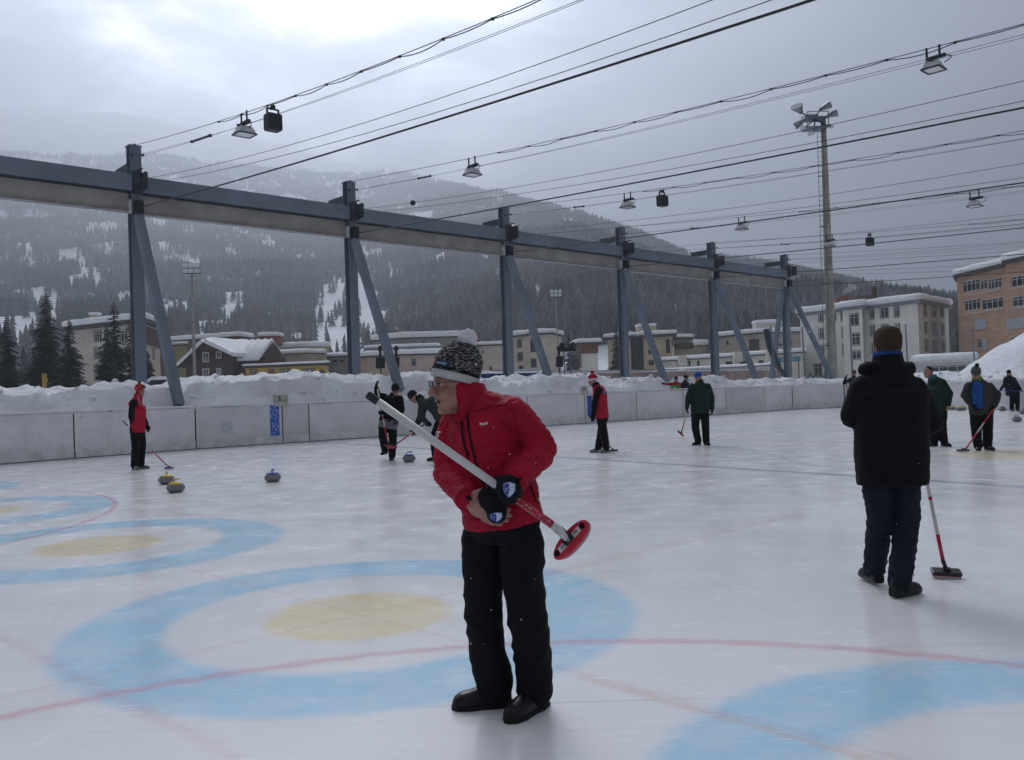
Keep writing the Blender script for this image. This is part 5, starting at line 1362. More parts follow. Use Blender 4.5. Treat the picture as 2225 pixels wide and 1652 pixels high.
        e = MB(); e.ell(L(0,.088,.075),(.085,.022,.035),hr,hf_,hu_,12,8); e.build('fur_flap', w['furm'], hat, smooth=True)
        pompom(L(0,-.01,.17), .032, w['furm'], hat, 90)
        for a in range(10):
            t = 2*math.pi*a/10; part('pattern_patch', w['bandm'], hat, lambda z: z.ell(L(.092*math.cos(t),.108*math.sin(t)-.005,.045+.03*(a%2)),(.016,.016,.010),hr,hf_,hu_,6,4))
    if ht is None or w.get('hair'):
        b = MB(); b.ell(L(0,-.022,.045),(.080*s,.096*s,.085*s),hr,hf_,hu_,16,10); b.ell(L(0,-.045,.0),(.076*s,.070*s,.085*s),hr,hf_,hu_,16,10); blob('hair', b, w['hairm'], o, .009, 2, creases(.004,40))
    if w.get('shades'):
        for q in (-1,1): part('sunglasses', lens_m, o, lambda z: z.ell(L(q*.032,.094,.010),(.026,.010,.018),hr,hf_,hu_,10,6))
    return o, Jt, L
def pompom(c, r, m, parent, n=220):
    b = MB(); rn = random.Random(int(r*1e4)); b.ell(c, r*.90, n=18, m=12)
    for i in range(n):
        z = 1-2*(i+.5)/n; a = i*2.39996; d = np.array([math.sqrt(1-z*z)*math.cos(a),math.sqrt(1-z*z)*math.sin(a),z]); d = unit(d+np.array([rn.uniform(-.25,.25) for _ in range(3)]))
        x,y,_ = frame_of(d); q = r*.13; t = c+d*r*rn.uniform(.95,1.12)
        b.add([c+d*r*.55+x*q,c+d*r*.55-x*q*.5+y*q*.86,c+d*r*.55-x*q*.5-y*q*.86,t+x*q*.6,t-x*q*.3+y*q*.5,t-x*q*.3-y*q*.5],[(0,1,4,3),(1,2,5,4),(2,0,3,5),(3,4,5)])
    return b.build('pompom', m, parent)
# ---- curling brooms
def broom(label, top, neck, hd, long_ax, face, segs, headm, padm, L=.20, Wd=.065, r=.013, cap=True, name='curling_broom', round_=True):
    """handle from top to neck; head centred at hd, long axis, face = its upper side"""
    top,neck,hd = [np.asarray(q,float) for q in (top,neck,hd)]; o = thing(name, label, 'broom', hd, 'curling brooms')
    d = neck-top
    for a,e,m in segs: part('handle', m, o, lambda b: b.tube([top+d*a,top+d*e],r,12), smooth=True)
    if cap: part('grip_cap', black, o, lambda b: b.tube([top-unit(d)*r*2.6,top-unit(d)*r*2.2,top+unit(d)*r*.6],[r*.9,r*1.06,r*1.06],12))
    la = unit(long_ax); fa = unit(np.asarray(face)-la*np.dot(face,la)); wx = np.cross(la,fa)
    def oval(sc, h): return [hd+la*math.cos(t)*L/2*sc*(abs(math.cos(t))**-.15 if abs(math.cos(t))>.2 else 1)*.98+wx*math.sin(t)*Wd/2*sc+fa*h for t in [2*math.pi*(q+.5)/24 for q in range(24)]]
    def rect(sc, h): return [hd+la*x*L/2*sc+wx*y*Wd/2*sc+fa*h for x,y in ((-1,-.8),(-.95,-1),(.95,-1),(1,-.8),(1,.8),(.95,1),(-.95,1),(-1,.8))]
    sh = oval if round_ else rect
    hp = part('broom_head', headm, o, lambda b: b.rings([sh(.96,-.002),sh(1.,.006),sh(1.,.014),sh(.9,.020),sh(.55,.022)]), smooth=False)
    part('pad', padm, o, lambda b: b.rings([sh(.84,-.020),sh(.94,-.014),sh(.94,-.003)]))
    part('swivel_joint', segs[-1][2] if cap == 'white' else black, o, lambda b: (b.tube([neck-d*.02,neck+(hd+fa*.03-neck)*.6,hd+fa*.028],[r*1.12,r*1.05,r*.8],10), b.box(hd+fa*.03,(.05,.026,.022),la,wx,fa)))
    return o, la, fa, wx
# ---- curling stones
granite = mat('granite',(.20,.20,.205),.35,var=.30,vscale=90,bump=.05,spec=.5); granite_b = mat('granite_band',(.24,.235,.235),.8,var=.2,vscale=120)
def stone(label, pos, m, ang, name='curling_stone'):
    p = np.array([pos[0],pos[1],0.]); o = thing(name, label, 'curling stone', p, 'curling stones on the ice')
    part('stone_body', granite, o, lambda b: b.lathe(p,[(.065,.0),(.085,.003),(.118,.022),(.136,.050),(.1405,.062),(.1405,.088),(.136,.100),(.118,.128),(.085,.146),(.05,.150)],32), smooth=True)
    part('striking_band', granite_b, o, lambda b: b.lathe(p,[(.1400,.060),(.1412,.063),(.1412,.087),(.1400,.090)],32), smooth=True)
    x = np.array([math.cos(ang),math.sin(ang),0]); y = np.array([-x[1],x[0],0])
    h = part('handle', m, o, lambda b: b.tube([p+x*-.045+UP*.155,p+x*-.055+UP*.180,p+x*-.038+UP*.205,p+x*.0+UP*.214,p+x*.045+UP*.216,p+x*.080+UP*.213],[.022,.018,.016,.016,.017,.012],10,flat=.8), smooth=True)
    part('handle_disc', m, h, lambda b: b.lathe(p,[(.100,.130),(.108,.138),(.104,.150),(.062,.164),(.03,.172)],24), smooth=True)
    return o
yel = mat('plastic_yellow',(.78,.60,.03),.4); blu = mat('plastic_blue',(.02,.07,.42),.4); tea = mat('plastic_teal',(.03,.16,.24),.4)
stone('yellow-handled curling stone farther from the blue one, behind its twin', G(362,1052), yel, R(-80))
stone('yellow-handled curling stone overlapping the one behind it', G(382,1070), yel, R(-5))
stone('blue-handled curling stone lying alone on open ice', G(593,1047), blu, R(-60))
stone('blue-handled curling stone being swept in front of two sweepers', G(889,1004), blu, R(10))
stone('teal-handled curling stone alone near the right boards', G(2210,917), tea, R(0))
for i,(u,v,m,lab) in enumerate(((2069,891,yel,'far yellow-handled curling stone beside the dark green jacket man'),(2092,892,yel,'far yellow-handled curling stone just left of the grey-jacketed man'),(2178,893,tea,'far dull-handled curling stone near the far player with bar'),(2224,900,blu,'far blue-handled curling stone close to the right boards'),(2084,893,yel,'far yellow-handled curling stone between two others'))):
    stone(lab, G(u,v), m, R(30*i))
# ---- wardrobe
dk = lambda n,c,**k: mat(n,c,k.pop('rough',.75),var=k.pop('var',.10),vscale=k.pop('vscale',8),bump=k.pop('bump',.25),bscale=k.pop('bscale',120),spec=k.pop('spec',.15),sheen=.0)
red_j = dk('jacket_red',(.37,.007,.030),rough=.66,bump=.35,bscale=60); blackc = dk('cloth_black',(.0065,.0065,.008)); navy = dk('cloth_navy',(.014,.017,.030),bump=.4,bscale=40); charc = dk('cloth_charcoal',(.035,.037,.04))
dgreen = dk('jacket_dark_green',(.012,.035,.026)); greyj = dk('jacket_grey',(.045,.045,.046)); red_v = dk('vest_red',(.42,.015,.04)); lgrey = dk('cloth_midgrey',(.16,.165,.17)); blue_f = dk('fleece_blue',(.015,.085,.33))
boot_b = mat('boot_leather',(.006,.006,.007),.38,var=.2,bump=.1,spec=.35); shoe_w = mat('shoe_grey_white',(.25,.25,.25),.5,var=.5,vscale=18); knit_b = dk('knit_black',(.012,.012,.014),bump=.6); knit_r = dk('knit_red',(.42,.02,.04),bump=.6); knit_w = dk('knit_white',(.62,.61,.62),bump=.5)
felt_br = dk('felt_brown',(.060,.036,.022),bump=.7,bscale=70); cap_bl = dk('cap_blue',(.02,.09,.40)); knit_g = dk('knit_grey_green',(.08,.10,.10),bump=.6); fur_b = dk('fur_brown',(.05,.02,.015),bump=.8)
shaft_w = mat('shaft_white',(.64,.63,.61),.4,var=.05); shaft_r = mat('shaft_red',(.50,.02,.05),.4,var=.08); shaft_k = mat('shaft_black',(.02,.02,.022),.4); pad_g = mat('pad_grey',(.35,.34,.34),.9); head_r = mat('broom_head_red',(.50,.012,.04),.38,coat=.2); head_bl = mat('broom_head_blue',(.02,.09,.40),.4); hair_b = dk('hair_brown',(.035,.022,.016),bump=.8)
def C1(x, y): return (767.8+.3281*x, 686.5+.3281*y)
def C2(x, y): return (903.3+.3061*x, 1084+.3061*y)
def C3(x, y): return (1788.6+.3938*x, 686.5+.3938*y)
def C6(x, y): return (1210.5+.20299*x, 722.7+.20299*y)
def at(C, x, y, Y): return D(*C(x,y), Y)
# ------------------------------------------------------------------ the man in the red jacket
def main_man():
    Y0 = 3.95; p1 = lambda x,y,dy=0.: at(C1,x,y,Y0+dy); p2 = lambda x,y,dy=0.: at(C2,x,y,Y0+dy)
    o = thing('person','man in red jacket, grey bobble hat and glasses leaning with a broom in his hands','person',(p2(620,1500)[0],Y0,0))
    fw = unit((-.74,-.67,0)); side = np.array([-fw[1],fw[0],0])*-1; side = unit(np.cross(fw,UP))     # towards his right
    hf = unit((-.93,-.34,-.13)); hc = p1(682,447,-.02); hu = unit(np.array([.10,0,1.]))
    shR,shL = p1(690,690,.13),p1(1045,655,-.10); elR,elL = p1(628,1035,.06),p1(1250,885,-.04); wrR,wrL = p1(752,1205,-.20),p1(1072,1085,-.27)
    neck = p1(770,585,.02); chest = p1(858,790,.02); belly = p1(940,1080,.02); pel = p1(985,1330,.01)
    hipR,hipL = p2(482,290,.06),p2(748,290,-.04); knR,knL = p2(478,790,.03),p2(785,800,-.05); anR,anL = p2(568,1335,.09),p2(842,1375,.03)
    anR[2] = .105; anL[2] = .105
    footR = np.array([anR[0],anR[1],0]); footL = np.array([anL[0],anL[1],0])
    # ---- body skin
    b = MB(); L,hr,hf_,hu_ = head_parts(b, hc, hf, hu, 1.03, neck, fine=True)
    loft(b, [(pel-UP*.03,.11,.08),(belly,.135,.10),(chest,.15,.11),((shL+shR)/2,.14,.09),(neck-UP*.02,.075,.07),(neck+UP*.04,.06,.06)], side)
    limb(b,[shR,elR,wrR],[.05,.042,.031]); limb(b,[shL,elL,wrL],[.05,.042,.031])
    hdR = unit(p1(880,1300,-.25)-p1(752,1205,-.20)); hand(b, wrR, hdR, unit((.40,.72,.30)), 1.28, .35, 1, 1.05)
    hdL = unit(p1(985,1180,-.27)-wrL); hand(b, wrL, hdL, unit((-.1,.8,-.5)), 1.0, .8, -1)
    for h_,k_,a_ in ((hipR,knR,anR),(hipL,knL,anL)): limb(b,[h_,k_,a_],[.07,.055,.042])
    for a_,td,fy in ((anR,(-1,-.12,0),footR[1]),(anL,(-.62,-.78,0),anL[1])): shoe(b, np.array([a_[0],fy,.10]), td, .80, z=.022)
    body = blob('body', b, skin_m, o, .0048, 7)
    # ---- face details
    for q in (-1,1):
        e = part('eye', mat('eye_white',(.40,.33,.30),.25), body, lambda z: z.ell(L(q*.031,.0745,.012),.0125,n=12,m=8), smooth=True)
        part('iris', mat('iris_dark',(.03,.03,.035),.2), e, lambda z: z.ell(L(q*.031,.0835,.012),(.007,.0045,.0065),hr,hf_,hu_,10,6), smooth=True)
    for q in (-1,1): part('eyebrow', dk('brow_grey',(.16,.10,.07)), body, lambda z: z.tube([L(q*(.012+.010*i),.0925-.004*i*i*.35,.036+.003*math.sin(i)) for i in range(4)],.0026,6))
    part('mouth', mat('mouth_dark',(.06,.012,.012),.5), body, lambda z: z.ell(L(0,.099,-.0665),(.020,.0075,.0052),hr,hf_,hu_,12,6), smooth=True)
    part('teeth', mat('teeth',(.6,.57,.5),.3), body, lambda z: z.ell(L(0,.103,-.0635),(.013,.004,.0022),hr,hf_,hu_,10,6))
    # glasses
    gl = MB()
    for q in (-1,1):
        ring = [L(q*.033+.025*math.copysign(abs(math.cos(t))**.6,math.cos(t)),.107-.10*abs(.0),.010+.0175*math.copysign(abs(math.sin(t))**.6,math.sin(t))) for t in [2*math.pi*k/20 for k in range(21)]]
        gl.tube(ring,.0026,6,cap=False); gl.tube([L(q*.057,.106,.016),L(q*.072,.085,.017),L(q*.080,.02,.014),L(q*.082,-.02,.006)],.0024,6)
    gl.tube([L(-.009,.108,.013),L(0,.111,.016),L(.009,.108,.013)],.0024,6)
    g_ = gl.build('glasses', lens_m, o, smooth=True)
    gm = bpy.data.materials.new('spectacle_lens'); gm.use_nodes = True; bs = gm.node_tree.nodes['Principled BSDF']; bs.inputs['Base Color'].default_value = (.62,.66,.68,1); bs.inputs['Roughness'].default_value = .02; bs.inputs['Transmission Weight'].default_value = .92; bs.inputs['IOR'].default_value = 1.08
    for q in (-1,1): part('lens', gm, g_, lambda z: z.add([L(q*.033+.024*math.copysign(abs(math.cos(t))**.6,math.cos(t)),.1065,.010+.0165*math.copysign(abs(math.sin(t))**.6,math.sin(t))) for t in [2*math.pi*k/20 for k in range(20)]],[tuple(range(20))]))
    # ---- jacket
    b = MB()
    loft(b, [(p1(995,1378,.0),.197,.148),(p1(985,1330),.203,.154),(p1(965,1200,.01),.198,.152),(belly,.198,.152),(p1(895,920,.02),.200,.150),(chest,.205,.148),(p1(838,690,.02),.200,.130),(p1(815,630,.02),.165,.110),(p1(785,585,.02),.100,.092),(p1(768,545,.01),.082,.086)], side, 32, 2.3)
    limb(b,[shR,(shR*.5+elR*.5)+np.array([-.012,0,0]),elR,(elR+wrR)/2,wrR],[.082,.076,.071,.066,.055])
    limb(b,[shL,(shL*.5+elL*.5)+np.array([.004,0,.004]),elL,(elL+wrL)/2,wrL],[.088,.080,.074,.070,.057])
    capsule(b, p1(850,640,.0), shL, .105, .085); capsule(b, p1(790,650,.04), shR, .09, .076)
    def folds(p):
        a = mnoise.noise((p[0]*7,p[1]*7,p[2]*13+p[0]*6)); c = mnoise.noise((p[0]*17+3,p[1]*17,p[2]*26-p[0]*10)); e = mnoise.noise((p[0]*3.5,p[1]*3.5,p[2]*4+9))
        r_ = (1-abs(a))**4; s_ = (1-abs(c))**5
        return -.014*r_*(.5+.9*e)-.006*s_+.005+.004*e
    jac = blob('jacket', b, red_j, o, .006, 6, folds)
    off = base_of(o); vv = np.zeros(len(jac.data.vertices)*3); jac.data.vertices.foreach_get('co',vv); vv = vv.reshape(-1,3)+off
    bvh = BVHTree.FromPolygons(vv.tolist(), [tuple(p.vertices) for p in jac.data.polygons])
    cam_ = Vector((0,0,CAMH))
    def hit(u, v, lift=.003):
        d = Vector(ray(u,v)).normalized(); h = bvh.ray_cast(cam_, d)
        return None if h[0] is None else (np.array(h[0])+np.array(h[1])*lift, np.array(h[1]))
    def seam(name, pts, w, m, n=26, lift=.002):
        b_ = MB(); P_ = []
        for i in range(n+1):
            t = i/n*(len(pts)-1); k = min(int(t),len(pts)-2); a = np.array(pts[k])+(np.array(pts[k+1])-np.array(pts[k]))*(t-k)
            h = hit(*C1(*a), lift)
            if h: P_.append(h)
        r = []
        for i,(p,nn) in enumerate(P_):
            d = unit(P_[min(i+1,len(P_)-1)][0]-P_[max(i-1,0)][0]); s_ = unit(np.cross(d,nn)); r.append([p-s_*w+nn*.0,p-s_*w*.7+nn*.003,p+s_*w*.7+nn*.003,p+s_*w+nn*.0,p-nn*.004])
        if len(r) > 2: b_.rings(r); return b_.build(name, m, jac)
    seam('zip', [(748,545),(752,620),(765,760),(795,900),(832,1040),(880,1160)], .0055, blackc)
    seam('zip', [(918,1340),(935,1375),(948,1400)], .0055, blackc, 8)
    seam('pocket_zip', [(716,690),(722,780),(740,870),(762,935)], .0065, blackc)
    seam('pocket_zip', [(1165,1105),(1190,1170),(1210,1235)], .0045, blackc, 10)
    seam('collar_trim', [(668,605),(700,592),(742,590)], .004, blackc, 10)
    seam('hem_toggle', [(1262,1278),(1276,1282)], .006, blackc, 4, .004)
    seam('yoke_seam', [(790,640),(900,600),(1010,590),(1075,640)], .0016, dk('red_seam',(.22,.004,.02)), 20, .0005)
    seam('shoulder_seam', [(1040,560),(1062,650),(1080,760),(1120,850)], .0018, dk('red_seam',(.22,.004,.02)), 20, .0005)
    h = hit(*C1(866,714)); wht = mat('thread_white',(.75,.74,.75),.6)
    def wrap(q):
        n_ = h[1]; r_ = bvh.ray_cast(Vector(q+n_*.05), Vector(-n_)); return np.array(r_[0])+n_*.0022 if r_[0] is not None else q
    xr = unit(np.array(hit(*C1(892,706))[0])-np.array(hit(*C1(840,719))[0])); text_on('name_lettering','Peter',.0185,h[0],xr,np.cross(h[1],xr),wht,jac,True,wrap)
    h2 = hit(*C1(556,790)); 
    if h2 is not None:
        n2 = h2[1]; x2 = unit(np.cross(UP,n2))
        def wrap2(q):
            r_ = bvh.ray_cast(Vector(q+n2*.06), Vector(-n2)); return np.array(r_[0])+n2*.0025 if r_[0] is not None else q
        text_on('sleeve_print','ST',.045,h2[0],x2,UP,wht,jac,True,wrap2)
    # cuffs
    for w_,e_,nm in ((wrR,elR,'cuff'),(wrL,elL,'cuff')):
        d = unit(w_-e_); part(nm, red_j, jac, lambda z: z.tube([w_-d*.02,w_+d*.022,w_+d*.030,w_+d*.022],[.058,.056,.050,.042],18), smooth=True)
        part('cuff_tab', blackc, jac, lambda z: z.box(w_-d*.012+np.array([.012,-.058,.005]),(.018,.010,.05),unit(np.cross(d,UP)),np.cross(d,unit(np.cross(d,UP))),d))
    # collar standing round the neck
    b = MB(); nr = []
    for t in range(25):
        a = R(-150+300*t/24); nr.append((a))
    ctr = p1(742,520,.01); cu = unit(np.array([-.20,-.05,1])); cb = unit(np.cross(side,cu)); 
    inner = []; outer = []
    for zz,rs,wd in ((-.075,.112,.118),(-.02,.101,.108),(.035,.094,.100),(.085,.093,.098)):
        inner.append([ctr+cu*(zz-(.0 if zz<.03 else .02 if zz<.06 else .062)*(.5+.5*math.cos(a)))+(-cb*math.cos(a)*-1*rs+side*math.sin(a)*rs*.93) for a in nr]); 
    for k in range(len(inner)):
        outer.append([p+unit(p-(ctr+cu*np.dot(p-ctr,cu)))*.007 for p in inner[k]])
    loop = [o_+list(reversed(i_)) for o_,i_ in zip(outer,inner)]; b.rings(loop); b.build('collar', red_j, jac, smooth=True)
    # ---- trousers
    b = MB(); loft(b,[(p1(992,1480),.150,.118),(p1(990,1385),.172,.135),(p1(985,1300),.178,.140)],side)
    limb(b,[hipR,p2(478,560,.05),knR,p2(508,1060,.05),p2(566,1330,.09)],[.098,.088,.084,.082,.081]); limb(b,[hipL,p2(765,560,-.05),knL,p2(830,1080,-.01),p2(842,1345,.03)],[.100,.092,.088,.083,.079])
    def tf(p):
        a = mnoise.noise((p[0]*5,p[1]*5,p[2]*11)); c = mnoise.noise((p[0]*12+3,p[1]*12,p[2]*24)); return .010*(1-2.2*abs(a))+.004*c
    tr = blob('trousers', b, dk('trousers_black',(.0085,.0085,.011),rough=.8), o, .008, 6, tf)
    for a_,td in ((footR,(-1,-.12,0)),(footL,(-.62,-.78,0))):
        b = MB(); q = np.array([a_[0],a_[1],.10])
        if a_ is footR: q[:2] = np.array([anR[0],footR[1]])
        else: q[:2] = np.array([anL[0],anL[1]])
        shoe(b, q, td, .95, .285, z=.008); bt = blob('boot', b, boot_b, o, .006, 3)
        d = unit((td[0],td[1],0)); x = np.cross(d,UP); h0 = np.array([q[0],q[1],.0])-d*.078
        part('sole', mat('rubber_black',(.012,.012,.012),.8), bt, lambda z: z.rings([[h0+d*t*1.02+x*s_*w_ for t,w_,s_ in [(-.004,.03,-1),(.06,.045,-1),(.13,.043,-1),(.20,.052,-1),(.255,.042,-1),(.28,.012,-1),(.28,.012,1),(.255,.042,1),(.20,.052,1),(.13,.043,1),(.06,.045,1),(-.004,.03,1)]] if True else 0 for zz in (0,)]*1+[[h0+UP*.018+d*t*1.02+x*s_*w_ for t,w_,s_ in [(-.004,.03,-1),(.06,.045,-1),(.13,.043,-1),(.20,.052,-1),(.255,.042,-1),(.28,.012,-1),(.28,.012,1),(.255,.042,1),(.20,.052,1),(.13,.043,1),(.06,.045,1),(-.004,.03,1)]]]))
    # ---- gloves
    gm_ = dk('glove_black',(.010,.010,.011),rough=.7,bump=.4,bscale=80)
    b = MB(); hand(b, wrL, hdL, unit((-.1,.8,-.5)), 1.10, .8, -1, 1.30); b.ell(p1(1030,1140,-.305),(.058,.048,.060)); b.ell(p1(1045,1175,-.295),(.050,.045,.05)); b.ell(p1(985,1130,-.30),(.040,.042,.045));
    for i_ in range(4): capsule(b, p1(985+26*i_,1175+10*i_,-.335), p1(975+27*i_,1222+6*i_-4*(i_-1.5)**2,-.315), .0165, .0135, 10)
    capsule(b, wrL-unit(wrL-elL)*.01, wrL+hdL*.03, .050, .05)
    gL = blob('glove', b, gm_, o, .006, 3, creases(.003,40))
    def shield(c, x, y, n, sx, sy, par):
        out = [(-.5,.42),(0,.55),(.5,.42),(.5,-.05),(.32,-.35),(0,-.58),(-.32,-.35),(-.5,-.05)]
        pl = lambda sc,h: [c+x*a*sx*sc+y*e*sy*sc+n*h for a,e in out]
        s0 = part('emblem', mat('emblem_white',(.68,.70,.74),.5), par, lambda z: z.rings([pl(1.,-.004),pl(1.,.001)]))
        bl = mat('emblem_blue',(.02,.07,.34),.5)
        part('emblem_field', bl, s0, lambda z: z.add([c+x*a*sx+y*e*sy+n*.0016 for a,e in ((-.42,.36),(-.06,.44),(.02,-.02),(-.10,-.46),(-.28,-.32),(-.42,-.05))],[tuple(range(6))]))
        part('emblem_border', bl, s0, lambda z: [z.bar(c+x*out[i][0]*sx+y*out[i][1]*sy+n*.002,c+x*out[(i+1)%8][0]*sx+y*out[(i+1)%8][1]*sy+n*.002,.004,.003) for i in range(8)])
        text_on('emblem_lettering','VfL',sy*.26,c-x*sx*.22+y*sy*.0+n*.0024,unit(-y*.5+x*.1+y*1.2),-x,mat('emblem_white',(.68,.70,.74),.5),s0)
        for k,tx in enumerate(('BOCHUM','1848')): text_on('emblem_lettering',tx,sy*.105,c+x*sx*.22+y*sy*(.18-.22*k)+n*.0024,x,y,bl,s0)
    cS = p1(1032,1150,-.362); n_ = unit((.08,-1,.05)); x_ = unit((1,.08,-.08)); y_ = np.cross(n_,x_); y_ = y_ if y_[2] > 0 else -y_
    shield(cS, x_, y_, n_, .050, .058, gL)
    # ---- loose glove held in the bare hand
    lg = thing('loose_glove','empty black glove held dangling in the bare hand','glove',p1(935,1240,-.27))
    b = MB(); b.ell(p1(905,1215,-.27),(.060,.030,.050),unit((.6,0,-.8)),(0,1,0),unit((.8,0,.6))); b.ell(p1(945,1260,-.275),(.050,.032,.070)); b.ell(p1(950,1310,-.28),(.045,.026,.045))
    for dx in (-28,-6,16,36): capsule(b, p1(945+dx*.9,1290,-.28), p1(952+dx,1345-abs(dx)*.4,-.285), .015, .012, 8)
    capsule(b, p1(930,1170,-.26), p1(990,1200,-.27), .032, .03)
    lgm = blob('glove_shell', b, gm_, lg, .006, 3, creases(.003,35))
    n2_ = unit((-.05,-1,.1)); x2_ = unit((1,-.05,.12)); y2_ = np.cross(n2_,x2_); y2_ = y2_ if y2_[2] > 0 else -y2_
    shield(p1(948,1333,-.322), x2_, y2_, n2_, .050, .036, lgm)
    # ---- bobble hat
    ax = unit(np.array([.255,.06,.965])); hfw = unit(hf-ax*np.dot(hf,ax)); hs = np.cross(hfw,ax); cb_ = p1(674,407,-.02)
    H_ = lambda a,t,z: cb_+hfw*a*1.16*math.cos(t)+hs*a*.97*math.sin(t)+ax*z-hfw*max(0,z-.06)*.12
    m = bpy.data.materials.new('knit_marl'); m.use_nodes = True; g = NT(m.node_tree); bs = g.n['Principled BSDF']
    T = g.new('ShaderNodeTexCoord').outputs['Object']
    v1 = g.noise(g.mapping(T,scale=(60,60,190)),1.,3,.65,.6); v2 = g.noise(g.mapping(T,scale=(220,220,500)),1.,2,.6)
    g.put(bs.inputs['Base Color'], g.mix(g.mapr(g.math('ADD',g.math('MULTIPLY',v1,.7),g.math('MULTIPLY',v2,.3)),.49,.62), (.014,.014,.015), (.36,.36,.35))); bs.inputs['Roughness'].default_value = .95; bs.inputs['Specular IOR Level'].default_value = .1
    bp = g.new('ShaderNodeBump'); bp.inputs['Strength'].default_value = .8; bp.inputs['Distance'].default_value = .004; g.put(bp.inputs['Height'], v1); g.put(bs.inputs['Normal'], bp.outputs[0])
    prof = [(.090,.012),(.094,.03),(.096,.05),(.094,.075),(.088,.10),(.075,.125),(.056,.147),(.034,.160),(.012,.166)]
    b = MB(); n = 72; b.rings([[H_(a*(1+.012*math.cos(24*t)),t,z) for t in [2*math.pi*k/n for k in range(n)]] for a,z in prof]); hat = b.build('hat', m, o, smooth=True)
    b = MB(); n = 160; b.rings([[H_(a*(1+.012*math.cos(40*t)),t,z) for t in [2*math.pi*k/n for k in range(n)]] for a,z in ((.089,-.018),(.0955,-.016),(.0965,.0),(.0955,.016),(.091,.018))]); band = b.build('hat_band', knit_w, hat, smooth=True)
    part('band_stitching', blackc, band, lambda z: [z.box(H_(.0975,2*math.pi*k/46,.020),(.007,.0035,.003),unit(H_(.0975,2*math.pi*(k+1)/46,.02)-H_(.0975,2*math.pi*k/46,.02)),hfw,ax) for k in range(46)]+[z.tube([H_(.0955,2*math.pi*k/60,.0285) for k in range(61)],.0022,5,cap=False)])
    pompom(H_(0,0,.186)+hs*0, .042, dk('pompom_white',(.86,.84,.88),bump=.0), hat, 420)
    # lettering and red badge round the front of the hat
    def curve_wrap(q):
        rel = q-cb_; t = np.dot(rel,hs)/.095; zz = np.dot(rel,ax); tt = t+TH0; return H_(.0985,tt,zz)
    TH0 = .0
    for cand in np.linspace(-math.pi,math.pi,721):                     # side of the hat that shows at the lettering
        if np.dot(H_(.0985,cand,.04)-cb_,(0,-1,0)) > 0 and abs(project(H_(.0985,cand,.04))[0]-C1(578,0)[0]) < .25: TH0 = cand; break
    sgn = 1 if project(H_(.0985,TH0+.2,.04))[0] > project(H_(.0985,TH0,.04))[0] else -1
    text_on('hat_lettering','swissski',.0165,cb_+ax*.044,hs*sgn,ax,mat('hat_blue_white',(.45,.58,.72),.7),hat,True,curve_wrap)
    part('lettering_strip', mat('strip_navy',(.012,.035,.10),.7), hat, lambda z: z.add([H_(.0978,TH0+sgn*a,zz) for a,zz in ((-.40,.034),(-.13,.033),(.13,.033),(.40,.034),(.40,.055),(.13,.055),(-.13,.055),(-.40,.055))],[(0,1,6,7),(1,2,5,6),(2,3,4,5)]))
    part('badge_cross', knit_w, hat, lambda z: z.box(H_(.0992,TH0-sgn*.51,.051),(.004,.004,.013),hfw,hs,ax))
    part('badge', mat('badge_red',(.55,.02,.03),.5), hat, lambda z: z.add([H_(.0986,TH0-sgn*a,zz) for a,zz in ((.42,.036),(.60,.036),(.60,.066),(.42,.066))],[(0,1,2,3)]))
    # ---- his broom
    tp = p1(150,560,-.30); nk = p1(1385,1432,-.32); hd = p1(1452,1487,-.325)
    la = unit(p1(1553,1372,-.36)-p1(1347,1602,-.30)); fc = unit(np.array([-.55,-.62,.25]))
    br,la,fa,wx = broom('white-shafted curling broom with red oval head held by the man in red jacket', tp, nk, hd, la, fc, [(0,.752,shaft_w),(.752,.945,shaft_r),(.945,1.0,shaft_w)], head_r, pad_g, L=.225, Wd=.088, r=.0172, cap=True)
    ax_ = unit(nk-tp); cf = unit(np.array([0,-1,0])-ax_*np.dot((0,-1,0),ax_)); sd = np.cross(cf,ax_); sd = sd if sd[2] > 0 else -sd
    c0 = tp+(nk-tp)*.848
    def shaftwrap(q):
        rel = q-c0; al = np.dot(rel,ax_); w_ = np.dot(rel,sd)/.0176; return c0+ax_*al+(sd*math.sin(w_)+cf*math.cos(w_))*.0176
    rn = random.Random(21); mk = MB()                                   # worn lettering, no longer readable
    for row,h_,s0,n_ in ((.007,.011,-.088,15),(-.010,.006,-.085,26)):
        for i in range(n_):
            x0 = s0+.176*i/n_; w_ = .176/n_*.62
            for k in range(rn.choice((1,2,2,3))):
                xa = x0+w_*rn.choice((0,.5,1)); xb = x0+w_*rn.choice((0,.5,1)); ya = row+h_*rn.choice((-.5,0,.5)); yb = row+h_*rn.choice((-.5,.5))
                q = [shaftwrap(c0+ax_*(xa+(xb-xa)*j/3)+sd*(ya+(yb-ya)*j/3)) for j in range(4)]
                if np.linalg.norm(q[0]-q[3]) > .002: mk.tube(q, .0011 if h_ > .008 else .0007, 4)
    mk.build('shaft_lettering', shaft_w, br)
    part('label_strip', mat('label_white',(.66,.65,.62),.5), br, lambda z: z.box(hd+fa*.0235,(.135,.026,.002),la,wx,fa))
    for s_,t_ in ((.045,'PK'),(-.045,'26')): text_on('label_lettering',t_,.022,hd+fa*.0252+la*s_,la,np.cross(fa,la),blackc,br,True)
    for s_ in (-.082,.082): part('screw_cover', blackc, br, lambda z: z.lathe(hd+la*s_+fa*.020,[(.013,0),(.013,.004),(.009,.005)],12,la,wx,fa))
    part('joint_bolt', mat('bolt_steel',(.3,.3,.3),.4,metal=.8), br, lambda z: z.lathe(hd+fa*.030+cf*.012,[(.008,0),(.007,.006)],10,ax_,sd,cf))
    part('white_ferrule', shaft_w, br, lambda z: z.tube([nk-(nk-tp)*.03,hd+fa*.03],[.020,.015],12), smooth=True)
main_man()

